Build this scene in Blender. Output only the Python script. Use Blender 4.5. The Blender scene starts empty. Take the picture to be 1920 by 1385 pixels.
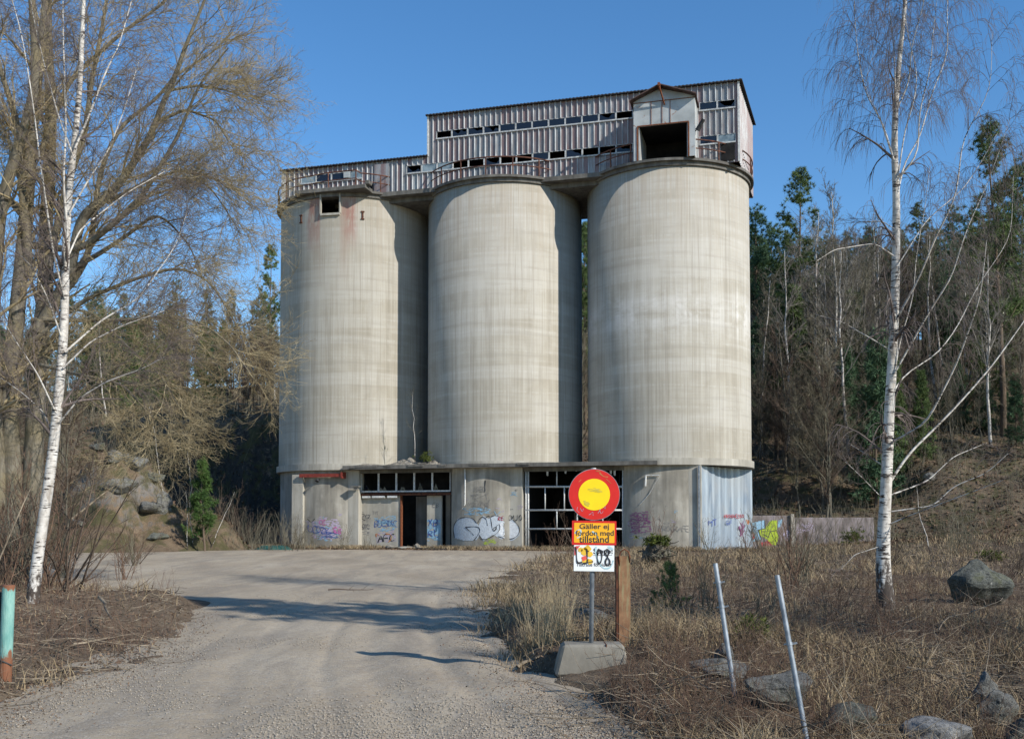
import bpy, bmesh, math, random
import numpy as np
from mathutils import Vector, Matrix
R = math.radians
rnd = random.Random(7)
rg = np.random.default_rng(11)
sc = bpy.context.scene

# ------------------------------------------------------------------ camera
F = 1900.0; CX = 960.0; PY0 = 902.0; TH = R(2.5); CAMZ = 1.75
cam = bpy.data.cameras.new('camera'); camo = bpy.data.objects.new('camera', cam)
sc.collection.objects.link(camo); sc.camera = camo
cam.sensor_width = 36; cam.lens = 36 * F / 1920; cam.shift_y = (PY0 - 692.5) / 1920
cam.clip_start = 0.1; cam.clip_end = 3000
camo.location = (0, 0, CAMZ); camo.rotation_euler = (R(90) + TH, 0, 0)
# ------------------------------------------------------------------ light
SUN_AZ = R(-38); SUN_EL = R(32)
sdir = Vector((math.cos(SUN_AZ) * math.cos(SUN_EL), math.sin(SUN_AZ) * math.cos(SUN_EL), math.sin(SUN_EL)))
w = bpy.data.worlds.new('World'); sc.world = w; w.use_nodes = True
bg = w.node_tree.nodes['Background']; sky = w.node_tree.nodes.new('ShaderNodeTexSky')
sky.sky_type = 'NISHITA'; sky.sun_disc = False; sky.sun_elevation = SUN_EL
sky.sun_rotation = math.atan2(sdir.x, sdir.y)
sky.altitude = 200; sky.air_density = 1.0; sky.dust_density = 0.0; sky.ozone_density = 3.0
hs = w.node_tree.nodes.new('ShaderNodeHueSaturation'); hs.inputs['Saturation'].default_value = 1.22; hs.inputs['Value'].default_value = 1.15
w.node_tree.links.new(sky.outputs[0], hs.inputs['Color']); w.node_tree.links.new(hs.outputs[0], bg.inputs[0]); bg.inputs[1].default_value = 0.13
sun = bpy.data.lights.new('sun', 'SUN'); suno = bpy.data.objects.new('sun', sun); sc.collection.objects.link(suno)
sun.energy = 4.8; sun.angle = R(0.5); sun.color = (1, 0.94, 0.84)
suno.rotation_euler = sdir.to_track_quat('Z', 'Y').to_euler(); suno.location = (40, -30, 50)
sc.view_settings.view_transform = 'Standard'; sc.view_settings.look = 'None'
sc.view_settings.exposure = 0.27; sc.view_settings.gamma = 1
sc.cycles.max_bounces = 6

# ------------------------------------------------------------------ numeric helpers
def hsh(i, j, s=0):
    n = (i * 374761393 + j * 668265263 + s * 974711) & 0x7fffffff
    n = ((n ^ (n >> 13)) * 1274126177) & 0x7fffffff
    return ((n ^ (n >> 16)) & 0xffff) / 65535.0
def vnoise(x, y, s=0):
    x = np.asarray(x, float); y = np.asarray(y, float)
    i = np.floor(x).astype(np.int64); j = np.floor(y).astype(np.int64)
    fx = x - i; fy = y - j; fx = fx * fx * (3 - 2 * fx); fy = fy * fy * (3 - 2 * fy)
    a = hsh(i, j, s); b = hsh(i + 1, j, s); c = hsh(i, j + 1, s); d = hsh(i + 1, j + 1, s)
    return (a * (1 - fx) + b * fx) * (1 - fy) + (c * (1 - fx) + d * fx) * fy - 0.5
def fbm(x, y, o=4, s=0):
    v = 0; a = 1.0
    for k in range(o):
        v = v + a * vnoise(x * 2 ** k + 13.7 * k, y * 2 ** k - 7.1 * k, s + k); a *= 0.5
    return v
def sstep(a, b, x):
    t = np.clip((np.asarray(x, float) - a) / (b - a), 0, 1); return t * t * (3 - 2 * t)

# road edges, X as a function of distance
LE = np.array([(-15, -3.6), (2, -4.0), (6, -4.5), (9, -4.65), (11, -4.75), (13.6, -4.75), (17, -5.3), (20, -6.2), (23, -7.6), (26, -10), (30, -13.5), (36, -18), (45, -22), (52, -26), (60, -28)])
RE = np.array([(-15, 3.0), (2, 2.6), (6, 1.7), (8.3, .96), (10.9, .36), (12.5, .0), (17, -.6), (25, -1.0), (35, -.7), (42, .2), (48, 1.8), (53, 3.6), (60, 4.0)])
def road_d(x, y):
    xl = np.interp(y, LE[:, 0], LE[:, 1]); xr = np.interp(y, RE[:, 0], RE[:, 1])
    return np.minimum(np.minimum(x - xl, xr - x), (58.5 - 0.26 * np.asarray(x)) - y)
def hroad(x, y):
    x = np.asarray(x, float); y = np.asarray(y, float)
    z = 0.32 * sstep(30, 56, y) + 0.03 * fbm(x * .25, y * .12, 2, 3) + 0.012 * fbm(x * 1.3, y * .6, 3, 5)
    for c, wd, dp in ((-.55, .16, .055), (-1.5, .2, .045), (-2.1, .1, .03), (-3.2, .2, .035), (-3.9, .14, .025), (.25, .1, .05)):     # wheel ruts
        xr = np.interp(y, RE[:, 0], RE[:, 1]) - 0.25
        z = z - .6 * dp * np.exp(-((x - xr - c) / wd) ** 2) * sstep(6, 10, y) * (1 - sstep(24, 34, y))
    return z
def hbase(x, y):
    x = np.asarray(x, float); y = np.asarray(y, float)
    ax = x / np.maximum(y, 1) * F + 960
    z = 0.32 * sstep(30, 56, y)
    # verge mound at the sign, hollow with the rocks
    z = z + 0.12 * np.exp(-((x - 2.3) / .8) ** 2 - ((y - 12.6) / 1.3) ** 2) + .17 * sstep(.15, .55, x - np.interp(y, RE[:, 0], RE[:, 1])) * sstep(8.5, 10, y) * (1 - sstep(16, 22, y)) * (1 - .7 * sstep(2.5, 4.5, x)) * (1 - .95 * np.exp(-((x - 1.1) / .75) ** 4 - ((y - 11.3) / .9) ** 4)) + 0.06 * sstep(0.2, 1.5, x) * (1 - sstep(20, 34, y))
    z = z - 0.28 * np.exp(-((x - 4.6) / 2.4) ** 2 - ((y - 8.5) / 2.2) ** 2)
    z = z + 0.30 * sstep(-4.8, -8.5, x) * (1 - sstep(22, 27, y)) * sstep(4, 10, y)
    z = z + 0.9 * sstep(6, 30, x - .1 * y) * sstep(40, 64, y)
    # hills
    n1 = fbm(x * .06, y * .06, 3, 21); n2 = fbm(x * .3, y * .3, 3, 31)
    yr = y - 5 * n1 + x * .26
    right = np.clip(yr - 71, 0, 36) * .42 + np.clip(yr - 107, 0, 80) * .2 + np.clip(yr - 187, 0, 200) * .02
    right = right * (1 + .0 * x) + 1.3 * n2 * sstep(72, 80, yr)
    yl = y + n2 * 2.2 + n1 * 3
    cliff = 10.2 * sstep(76, 80.5, yl) + np.clip(y - 82, 0, 70) * .17 + np.clip(y - 152, 0, 200) * .03 + .9 * n2 * sstep(76, 80, yl)
    soft = np.clip(y - 54 - 3 * n1, 0, 30) * .33 + np.clip(y - 84, 0, 70) * .17 + 1.0 * n2 * sstep(55, 62, y)
    # rock outcrop in front of the cliff, px 120..330
    d = np.sqrt(((x + 22.3) / 6.0) ** 2 + ((y - 60.5) / 5.5) ** 2)
    out = 4.6 * (1 - sstep(.1, 1.15, d + .35 * n2)) * (1 + .45 * fbm(x * .5, y * .5, 3, 77) + .30 * np.abs(fbm(x * 1.3, y * 1.3, 3, 78)))
    m = sstep(-22, -26, x * 62 / np.maximum(y, 30) + 1.5 * n1)
    left = cliff * (1 - m) + soft * m
    side = sstep(-6, 4, x)
    z = z + left * (1 - side) + right * side + out
    return z
def hter(x, y):
    x = np.asarray(x, float); y = np.asarray(y, float)
    d = road_d(x, y) + .35 * fbm(x * 1.1, y * 1.1, 3, 9) * (1 + .05 * np.clip(y, 0, 60))
    off = sstep(0.25, -0.5, d)
    bumps = .10 * fbm(x * .5, y * .5, 3, 41) + .10 * fbm(x * 2.1, y * 2.1, 4, 51)
    # silo pad is level
    ux = (x + .45) * math.cos(R(15.35)) - (y - 65.6) * math.sin(R(15.35)); vy = (x + .45) * math.sin(R(15.35)) + (y - 65.6) * math.cos(R(15.35))
    pad = (1 - sstep(17, 19, np.abs(ux))) * (1 - sstep(6.4, 8.5, np.abs(vy)))
    zz = hbase(x, y) + .01 + bumps * off + (-0.16) * (1 - off)
    zz = np.maximum(zz, hroad(x, y) - .07) if False else zz
    return zz * (1 - pad) + .34 * pad
def H(x, y): return float(hter(np.array([x]), np.array([y]))[0])

def ray(px, py):
    xc = (px - CX) / F; yc = (PY0 - py) / F
    return Vector((xc, math.cos(TH) - yc * math.sin(TH), math.sin(TH) + yc * math.cos(TH)))
def P(px, py, Y):
    d = ray(px, py); return Vector((0, 0, CAMZ)) + d * (Y / d.y)
def PG(px, Y):
    X = (px - CX) / F * Y; return Vector((X, Y, H(X, Y)))

# building frame: local x along the row, local y away from the camera
BA = R(15.35); BX, BY = -.45, 65.6; SP = 10.57
def to_local(v):
    dx, dy = v.x - BX, v.y - BY
    return Vector((dx * math.cos(BA) - dy * math.sin(BA), dx * math.sin(BA) + dy * math.cos(BA), v.z))
CAML = to_local(Vector((0, 0, CAMZ)))
def ray_local(px, py):
    d = ray(px, py)
    return Vector((d.x * math.cos(BA) - d.y * math.sin(BA), d.x * math.sin(BA) + d.y * math.cos(BA), d.z))
def wallpt(px, py, wv):                 # plane local y = -wv
    d = ray_local(px, py); t = (-wv - CAML.y) / d.y; return CAML + d * t
def cylpt(px, py, u0, rad):
    d = ray_local(px, py); ox, oy = CAML.x - u0, CAML.y
    a = d.x ** 2 + d.y ** 2; b = 2 * (ox * d.x + oy * d.y); c = ox ** 2 + oy ** 2 - rad * rad
    disc = max(0, b * b - 4 * a * c); t = (-b - math.sqrt(disc)) / (2 * a); return CAML + d * t

# ------------------------------------------------------------------ object helpers
def link(o, parent=None):
    sc.collection.objects.link(o)
    if parent is not None: o.parent = parent
    return o
def tag(o, label, cat=None, group=None, kind=None):
    if label: o['label'] = label
    if cat: o['category'] = cat
    if group: o['group'] = group
    if kind: o['kind'] = kind
    return o
def empty(name, loc, label, cat, group=None, rz=0):
    o = bpy.data.objects.new(name, None); link(o); o.location = loc; o.rotation_euler = (0, 0, rz)
    o.empty_display_size = .2
    return tag(o, label, cat, group)
def mesh_np(name, V, faces, mat, parent=None, smooth=False, nper=None):
    me = bpy.data.meshes.new(name)
    V = np.asarray(V, np.float32).reshape(-1, 3)
    Fa = np.asarray(faces, np.int32); k = Fa.shape[1]
    me.vertices.add(len(V)); me.vertices.foreach_set('co', V.ravel())
    me.loops.add(Fa.size); me.loops.foreach_set('vertex_index', Fa.ravel())
    me.polygons.add(len(Fa)); me.polygons.foreach_set('loop_start', np.arange(0, Fa.size, k, dtype=np.int32))
    if smooth: me.polygons.foreach_set('use_smooth', np.ones(len(Fa), bool))
    me.update(calc_edges=True); me.materials.append(mat)
    return link(bpy.data.objects.new(name, me), parent)
class MB:
    """collects boxes, bars, tubes into one mesh"""
    def __init__(s): s.v = []; s.f = []; s.mi = []
    def add(s, vs, fs, m=0):
        b = len(s.v); s.v += [tuple(v) for v in vs]; s.f += [tuple(b + i for i in f) for f in fs]; s.mi += [m] * len(fs)
    def box(s, x0, x1, y0, y1, z0, z1, m=0):
        s.add([(x0, y0, z0), (x1, y0, z0), (x1, y1, z0), (x0, y1, z0), (x0, y0, z1), (x1, y0, z1), (x1, y1, z1), (x0, y1, z1)],
              [(0, 3, 2, 1), (4, 5, 6, 7), (0, 1, 5, 4), (1, 2, 6, 5), (2, 3, 7, 6), (3, 0, 4, 7)], m)
    def bar(s, a, b, w_, h_=None, up=Vector((0, 0, 1)), m=0):
        h_ = h_ or w_; a = Vector(a); b = Vector(b); t = (b - a).normalized()
        if abs(t.dot(up)) > .98: up = Vector((0, 1, 0))
        sx = t.cross(up).normalized() * w_ / 2; sy = sx.cross(t).normalized() * h_ / 2
        vs = [p + i * sx + j * sy for p in (a, b) for i, j in ((-1, -1), (1, -1), (1, 1), (-1, 1))]
        s.add(vs, [(0, 3, 2, 1), (4, 5, 6, 7), (0, 1, 5, 4), (1, 2, 6, 5), (2, 3, 7, 6), (3, 0, 4, 7)], m)
    def tube(s, pts, rad, n=8, m=0, cap=True):
        pts = [Vector(p) for p in pts]; rads = rad if isinstance(rad, (list, tuple)) else [rad] * len(pts)
        ref = Vector((.31, .17, .93)).normalized(); b = len(s.v)
        for i, p in enumerate(pts):
            t = (pts[min(i + 1, len(pts) - 1)] - pts[max(i - 1, 0)]).normalized()
            rf = ref if abs(t.dot(ref)) < .95 else Vector((1, 0, 0))
            u = t.cross(rf).normalized(); v = t.cross(u)
            for k in range(n):
                a = 2 * math.pi * k / n; s.v.append(tuple(p + (u * math.cos(a) + v * math.sin(a)) * rads[i]))
        for i in range(len(pts) - 1):
            for k in range(n):
                s.f.append((b + i * n + k, b + i * n + (k + 1) % n, b + (i + 1) * n + (k + 1) % n, b + (i + 1) * n + k)); s.mi.append(m)
        if cap:
            s.f.append(tuple(b + k for k in range(n))[::-1]); s.mi.append(m)
            s.f.append(tuple(b + (len(pts) - 1) * n + k for k in range(n))); s.mi.append(m)
    def prism(s, poly, y0, y1, m=0):       # poly in x,z, extruded along y
        n = len(poly)
        s.add([(x, y0, z) for x, z in poly] + [(x, y1, z) for x, z in poly],
              [tuple(range(n)), tuple(range(2 * n - 1, n - 1, -1))] + [(i, i + n, (i + 1) % n + n, (i + 1) % n) for i in range(n)], m)
    def build(s, name, mat, parent=None, smooth=False, bevel=0, fix=True):
        me = bpy.data.meshes.new(name); me.from_pydata(s.v, [], s.f)
        for mm in (mat if isinstance(mat, (list, tuple)) else [mat]): me.materials.append(mm)
        me.polygons.foreach_set('material_index', s.mi)
        if smooth: me.polygons.foreach_set('use_smooth', [True] * len(me.polygons))
        if fix or bevel:
            bm = bmesh.new(); bm.from_mesh(me)
            bmesh.ops.recalc_face_normals(bm, faces=bm.faces)
            if bevel:
                es = [e for e in bm.edges if len(e.link_faces) == 2 and e.calc_face_angle(0) > .6]
                bmesh.ops.bevel(bm, geom=es, offset=bevel, segments=1, affect='EDGES')
            bm.to_mesh(me); bm.free()
        me.update()
        return link(bpy.data.objects.new(name, me), parent)
def copy_tree(o, parent=None):
    c = o.copy(); link(c, parent)
    for ch in o.children:
        d = ch.copy(); link(d); d.parent = c; d.matrix_parent_inverse = ch.matrix_parent_inverse
        for g in ch.children:
            e = g.copy(); link(e); e.parent = d
    return c

# ------------------------------------------------------------------ material helpers
class NT:
    def __init__(s, name):
        s.m = bpy.data.materials.new(name); s.m.use_nodes = True; s.t = s.m.node_tree
        s.b = s.t.nodes['Principled BSDF']; s.b.inputs['Roughness'].default_value = .9
        s.b.inputs['Specular IOR Level'].default_value = .25
    def n(s, typ, ins=None, **props):
        nd = s.t.nodes.new('ShaderNode' + typ)
        for k, v in props.items(): setattr(nd, k, v)
        for k, v in (ins or {}).items(): s.put(nd.inputs[k], v)
        return nd
    def put(s, sock, v):
        if isinstance(v, bpy.types.NodeSocket): s.t.links.new(v, sock)
        else:
            if sock.type == 'RGBA' and len(v) == 3: v = (*v, 1)
            sock.default_value = v
    def obj(s): return s.n('TexCoord').outputs['Object']
    def pos(s): return s.n('NewGeometry').outputs['Position']
    def sc(s, vec, sx, sy, sz): return s.n('VectorMath', {0: vec, 1: (sx, sy, sz)}, operation='MULTIPLY').outputs[0]
    def noise(s, vec, scale, detail=4, rough=.55, dist=0):
        return s.n('TexNoise', {'Vector': vec, 'Scale': scale, 'Detail': detail, 'Roughness': rough, 'Distortion': dist}).outputs[0]
    def ramp(s, fac, stops, interp='LINEAR'):
        nd = s.n('ValToRGB', {0: fac}); cr = nd.color_ramp; cr.interpolation = interp
        while len(cr.elements) < len(stops): cr.elements.new(1)
        for e, (p, c) in zip(cr.elements, stops):
            e.position = p; e.color = (*c, 1) if isinstance(c, tuple) else (c, c, c, 1)
        return nd.outputs[0]
    def mth(s, op, a, b=0.0, c=None, clamp=False):
        ins = {0: a, 1: b}
        if c is not None: ins[2] = c
        nd = s.n('Math', ins, operation=op); nd.use_clamp = clamp; return nd.outputs[0]
    def mix(s, fac, a, b, mode='MIX'):
        nd = s.n('Mix', data_type='RGBA', blend_type=mode)
        s.put(nd.inputs[0], fac); s.put(nd.inputs[6], a); s.put(nd.inputs[7], b); return nd.outputs[2]
    def bump(s, hgt, strength=.4, dist=.02):
        nd = s.n('Bump', {'Height': hgt, 'Strength': strength, 'Distance': dist}); s.t.links.new(nd.outputs[0], s.b.inputs['Normal'])
    def out(s, col, rough=None, metal=None, spec=None):
        s.put(s.b.inputs['Base Color'], col)
        if rough is not None: s.put(s.b.inputs['Roughness'], rough)
        if metal is not None: s.put(s.b.inputs['Metallic'], metal)
        if spec is not None: s.put(s.b.inputs['Specular IOR Level'], spec)
        return s.m
def simple(name, c1, c2, scale=6, rough=.85, metal=0, bump=.2, bd=.01, stretch=(1, 1, 1), stops=(.35, .65), spec=.25, world=False, detail=5):
    t = NT(name); v = t.sc(t.pos() if world else t.obj(), *stretch); n = t.noise(v, scale, detail)
    if bump: t.bump(n, bump, bd)
    return t.out(t.ramp(n, [(stops[0], c1), (stops[1], c2)]), rough, metal, spec)
# ------------------------------------------------------------------ materials
def m_silo(name, kind=''):
    t = NT(name); o = t.obj(); sep = t.n('SeparateXYZ', {0: o}); x, y, z = sep.outputs
    ang = t.mth('ARCTAN2', x, t.mth('MULTIPLY', y, -1.0))
    streak = t.noise(t.sc(o, 3.4, 3.4, .045), 1, 8, .68); s2 = t.noise(t.sc(o, 12, 12, .12), 1, 5, .65)
    fine = t.noise(t.sc(o, 9, 9, .25), 1, 4, .6)
    blot = t.noise(t.sc(o, 1, 1, .8), .33, 5, .6, .4)
    band = t.noise(t.sc(o, .05, .05, 1.0), 1.1, 2, .5)
    base = t.ramp(streak, [(.2, (.22, .197, .155)), (.42, (.335, .308, .252)), (.6, (.40, .372, .312)), (.8, (.49, .46, .40))])
    base = t.mix(t.ramp(blot, [(.45, 0.0), (.62, .6)]), base, (.43, .41, .365))
    base = t.mix(t.ramp(blot, [(.3, .5), (.46, 0.0)]), base, (.25, .225, .18))
    base = t.mix(t.ramp(band, [(.47, 0.0), (.56, .4)]), base, (.46, .44, .395)); band2 = t.noise(t.sc(o, .22, .22, 3.2), 1.0, 5, .65); base = t.mix(t.ramp(band2, [(.36, .28), (.46, 0.0)]), base, (.26, .24, .20)); base = t.mix(t.ramp(band2, [(.56, 0.0), (.66, .25)]), base, (.49, .47, .43))
    base = t.mix(t.ramp(fine, [(.3, .45), (.48, 0.0)]), base, (.24, .215, .175))
    # lift joints of the slip form and vertical board marks
    lift = t.mth('FRACT', t.mth('ADD', t.mth('MULTIPLY', z, 1 / 1.25), t.mth('MULTIPLY', blot, .35)))
    lm = t.ramp(lift, [(.0, .35), (.05, 0.0), (.94, 0.0), (1, .3)])
    base = t.mix(t.mth('MULTIPLY', lm, t.ramp(fine, [(.45, 0.0), (.6, 1.0)])), base, (.50, .48, .44))
    base = t.mix(t.ramp(s2, [(.34, .55), (.46, 0.0)]), base, (.23, .205, .165)); base = t.mix(t.ramp(s2, [(.58, 0.0), (.7, .5)]), base, (.50, .48, .43))
    bd = t.mth('FRACT', t.mth('MULTIPLY', ang, 5 / .14))
    bid = t.n('TexWhiteNoise', {'W': t.mth('FLOOR', t.mth('MULTIPLY', ang, 5 / .14))}, noise_dimensions='1D').outputs[0]
    base = t.mix(t.mth('MULTIPLY', bid, .10), base, (.26, .245, .22))
    # dark runs below the rim and damp foot
    topm = t.mth('MULTIPLY', t.ramp(t.mth('DIVIDE', t.mth('SUBTRACT', z, 5.0), 18.0), [(.62, 0.0), (1, 1.0)]), t.ramp(streak, [(.42, 0.0), (.56, .55)]))
    base = t.mix(topm, base, (.30, .25, .19))
    if kind == 'right':
        g = t.noise(t.sc(o, 1, 1, 1.6), .6, 6, .7, .3)
        zz = t.ramp(t.mth('DIVIDE', z, 24.0), [(.50, 0.0), (.58, .7), (.60, .7), (.66, 0.0)])
        base = t.mix(t.mth('MULTIPLY', t.mth('MULTIPLY', zz, t.ramp(g, [(.4, 0.0), (.55, .8)])), t.ramp(streak, [(.38, .1), (.6, 1.0)])), base, (.60, .59, .565))
    if kind == 'left':                         # faded red paint on both sides of the opening
        aa = cylpt(620, 380, -SP, 5.0); a0 = math.atan2(aa.x + SP, -aa.y)
        da = t.mth('ABSOLUTE', t.mth('SUBTRACT', ang, a0))
        side = t.mth('MULTIPLY', t.ramp(da, [(.14, 0.0), (.16, 1.0), (.30, 1.0), (.36, 0.0)]), t.ramp(t.mth('DIVIDE', z, 24.0), [(.79, 0.0), (.88, 1.0)]))
        rn = t.noise(t.sc(o, 3, 3, .8), 1.2, 5, .65)
        base = t.mix(t.mth('MULTIPLY', side, t.ramp(rn, [(.38, .15), (.56, .75)])), base, (.27, .12, .095))
        run = t.mth('MULTIPLY', t.ramp(da, [(.09, 0.0), (.15, 1.0), (.2, 1.0), (.26, 0.0)]), t.ramp(t.mth('DIVIDE', z, 24.0), [(.70, 0.0), (.88, .5)]))
        base = t.mix(t.mth('MULTIPLY', run, t.ramp(streak, [(.4, 0.0), (.55, 1.0)])), base, (.30, .21, .165))
    hgt = t.mth('ADD', t.mth('MULTIPLY', fine, .5), t.mth('MULTIPLY', t.ramp(bd, [(0, 0.0), (.08, 1.0), (.92, 1.0), (1, 0.0)]), .10))
    t.bump(hgt, .35, .03)
    return t.out(base, .93)
def m_concrete(name, lo=(.19, .175, .145), hi=(.45, .42, .36), vs=.12):
    t = NT(name); o = t.obj()
    s = t.noise(t.sc(o, 3, 3, 3 * vs), 1, 7, .62); b = t.noise(o, .7, 5); f = t.noise(o, 22, 3)
    c = t.ramp(s, [(.25, lo), (.5, tuple((a + q) / 2 for a, q in zip(lo, hi))), (.75, hi)])
    c = t.mix(t.ramp(b, [(.45, 0.0), (.65, .55)]), c, tuple(.75 * q for q in lo))
    t.bump(t.mth('ADD', s, t.mth('MULTIPLY', f, .3)), .35, .02)
    return t.out(c, .93)
M = {}
M['silo_l'] = m_silo('concrete_silo_left', 'left'); M['silo_m'] = m_silo('concrete_silo_mid'); M['silo_r'] = m_silo('concrete_silo_right', 'right')
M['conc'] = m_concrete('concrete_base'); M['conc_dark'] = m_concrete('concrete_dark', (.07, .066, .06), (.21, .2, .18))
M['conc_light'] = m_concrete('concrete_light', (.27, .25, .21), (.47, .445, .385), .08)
M['black_in'] = simple('interior_shade_black', (.006, .006, .007), (.018, .017, .017), 2)  # near-black colour stands in for the shade inside openings and rooms
M['rust'] = simple('rust', (.10, .035, .018), (.24, .085, .04), 14, .8, .1, .3, .004)
M['rust_dark'] = simple('rust_dark', (.05, .022, .016), (.14, .055, .03), 10, .8, .2)
M['white_frame'] = simple('white_frame', (.40, .41, .41), (.64, .64, .62), 9, .6)
M['pale_frame'] = simple('pale_frame', (.30, .31, .31), (.55, .56, .56), 9, .6)
M['steel'] = simple('galvanised_steel', (.15, .17, .195), (.30, .33, .36), 7, .5, .35, .1, .002)
M['red_paint'] = simple('dark_red_paint', (.13, .025, .02), (.24, .045, .03), 8, .7)
M['rail_rust'] = simple('rail_rust', (.045, .022, .018), (.16, .07, .045), 3, .8)
M['roof_black'] = simple('roof_tar', (.02, .02, .024), (.055, .05, .05), 5, .7)
M['roof_rust'] = simple('roof_rust', (.045, .035, .032), (.14, .085, .075), 4, .8)
M['black'] = simple('black_rubber', (.02, .02, .022), (.05, .05, .05), 8, .6)
def m_clad():
    t = NT('ribbed_sheet_cladding'); o = t.obj(); x, y, z = t.n('SeparateXYZ', {0: o}).outputs
    pid = t.mth('FLOOR', t.mth('DIVIDE', t.mth('ADD', x, .02), .345))
    wn = t.n('TexWhiteNoise', {'W': pid}, noise_dimensions='1D').outputs[0]
    wn2 = t.n('TexWhiteNoise', {'W': t.mth('ADD', pid, 77.3)}, noise_dimensions='1D').outputs[0]
    big = t.noise(t.sc(o, 1, .1, 1.3), .32, 2, .5)
    v = t.noise(t.sc(o, 3.5, 3.5, .9), 1.0, 6, .65)
    red = t.mth('ADD', t.mth('ADD', t.mth('MULTIPLY', wn, .55), t.mth('MULTIPLY', big, 1.0)), t.mth('MULTIPLY', v, .75))
    red = t.ramp(t.mth('MULTIPLY', red, .6), [(.50, 0.0), (.76, .85)])
    grey = t.mix(wn2, (.22, .235, .245), (.40, .415, .42)); grey = t.mix(t.ramp(v, [(.42, 0.0), (.66, .7)]), grey, (.17, .165, .16))
    c = t.mix(red, grey, t.mix(v, (.13, .07, .068), (.26, .165, .16)))
    sp = t.noise(o, 9, 5, .7); c = t.mix(t.ramp(sp, [(.6, 0.0), (.68, .7)]), c, (.13, .07, .05))
    return t.out(c, .5, .15, .4)
M['clad'] = m_clad(); M['clad_rib'] = simple('zinc_rib_highlight', (.24, .245, .25), (.52, .54, .55), 2.5, .5, .15, 0, .01, (1, 1, .4), (.3, .6))  # zinc ribs, paler than the panels: their bright highlight is partly in the colour
def m_bluesheet():
    t = NT('pale_blue_sheet_metal'); o = t.obj(); v = t.noise(t.sc(o, 2.2, 2.2, .25), 1, 6, .6, .5); g = t.noise(o, .8, 4)
    c = t.ramp(v, [(.3, (.18, .225, .28)), (.5, (.30, .35, .395)), (.7, (.42, .48, .52))])
    c = t.mix(t.ramp(g, [(.45, 0.0), (.62, .5)]), c, (.36, .37, .37)); return t.out(c, .45, .3, .4)
M['blue_sheet'] = m_bluesheet()
def m_cabin():
    t = NT('rust_spotted_sheet'); o = t.obj(); v = t.noise(o, 2.2, 7, .7, .8); g = t.noise(o, .9, 4)
    c = t.ramp(g, [(.35, (.30, .315, .31)), (.65, (.47, .49, .49))])
    c = t.mix(t.ramp(v, [(.60, 0.0), (.66, .9)]), c, (.25, .095, .04)); return t.out(c, .6, .1, .3)
M['cabin'] = m_cabin()
t = NT('dark_window_glass'); t.out((.012, .016, .026), .12, 0, .5); M['glass'] = t.m
t = NT('grey_cracked_glass'); M['glass_grey'] = t.out(t.ramp(t.noise(t.obj(), 2.5, 6), [(.35, (.08, .12, .15)), (.65, (.25, .31, .34))]), .3, 0, .5)
M['tarp'] = simple('green_tarpaulin', (.012, .05, .045), (.03, .10, .085), 3, .5)
def flat(name, c, rough=.6, var=.25, scale=12):
    return simple(name, tuple(x * (1 - var) for x in c), c, scale, rough, 0, 0, spec=.3)
for k, c in dict(sp_silver=(.50, .55, .60), sp_black=(.035, .035, .04), sp_blue=(.06, .10, .32), sp_pink=(.55, .12, .35), sp_red=(.38, .05, .06),
                 sp_white=(.72, .74, .76), sp_orange=(.55, .2, .06), sp_lblue=(.25, .42, .55), sp_green=(.36, .46, .03), sp_purple=(.25, .10, .19), sp_grey=(.22, .21, .2),
                 sp_lilac=(.42, .36, .46), sp_cyan=(.45, .65, .7)).items(): M[k] = flat(k, c)
M['sign_red'] = flat('sign_red', (.60, .02, .015), .35, .12, 5); M['sign_yellow'] = flat('sign_yellow', (.86, .62, .01), .35, .08, 5)
M['sign_orange'] = flat('sign_orange', (.85, .42, .02), .35, .08, 5); M['sign_white'] = flat('sign_white', (.78, .80, .80), .4, .06, 8)
M['spy'] = flat('spray_yellow', (.80, .50, .05)); M['spr'] = flat('spray_red', (.75, .10, .08))
def m_birch(name, zdark=1.6, marks=1.0):
    t = NT(name); o = t.obj(); x, y, z = t.n('SeparateXYZ', {0: o}).outputs
    a = t.noise(t.sc(o, 5, 5, 34), 1, 3, .6); b = t.noise(t.sc(o, 2, 2, 2.2), 1.4, 4, .65)
    g = t.noise(t.sc(o, 6, 6, 3), 1, 5, .7)
    c = t.ramp(g, [(.35, (.30, .27, .235)), (.5, (.50, .47, .43)), (.68, (.64, .62, .58))])
    dk = t.mth('MULTIPLY', t.ramp(t.mth('ADD', a, t.mth('MULTIPLY', t.mth('SUBTRACT', b, .5), .5)), [(.56, 0.0), (.62, 1.0)]), t.ramp(b, [(.36, 0.1), (.52, 1.0)]))
    c = t.mix(t.mth('MULTIPLY', dk, marks), c, (.045, .035, .03))
    lo = t.ramp(t.mth('ADD', t.mth('SUBTRACT', g, .34), t.mth('MULTIPLY', t.mth('DIVIDE', z, zdark), .28)), [(.26, 1.0), (.36, 0.0)])
    c = t.mix(lo, c, (.06, .048, .04)); t.bump(t.mth('ADD', dk, g), .5, .01); return t.out(c, .75)
M['birch'] = m_birch('birch_bark', .75); M['birch_cracked'] = m_birch('birch_bark_cracked', 1.5); M['birch_far'] = m_birch('birch_bark_far', .8, .7)
def m_bark(name, c1, c2, c3, s=4):
    t = NT(name); o = t.obj(); a = t.noise(t.sc(o, s, s, s * .22), 1, 6, .7); b = t.noise(o, .7, 4, .6)
    c = t.ramp(a, [(.32, c1), (.6, c2)]); c = t.mix(t.ramp(b, [(.46, 0.0), (.62, .8)]), c, c3); t.bump(a, .9, .05); return t.out(c, .95)
M['bark_poplar'] = m_bark('lichen_bark', (.08, .068, .05), (.20, .18, .14), (.17, .14, .08), 5)
M['bark_grey'] = m_bark('grey_bark', (.055, .05, .04), (.15, .135, .11), (.10, .10, .065), 8)
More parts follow.
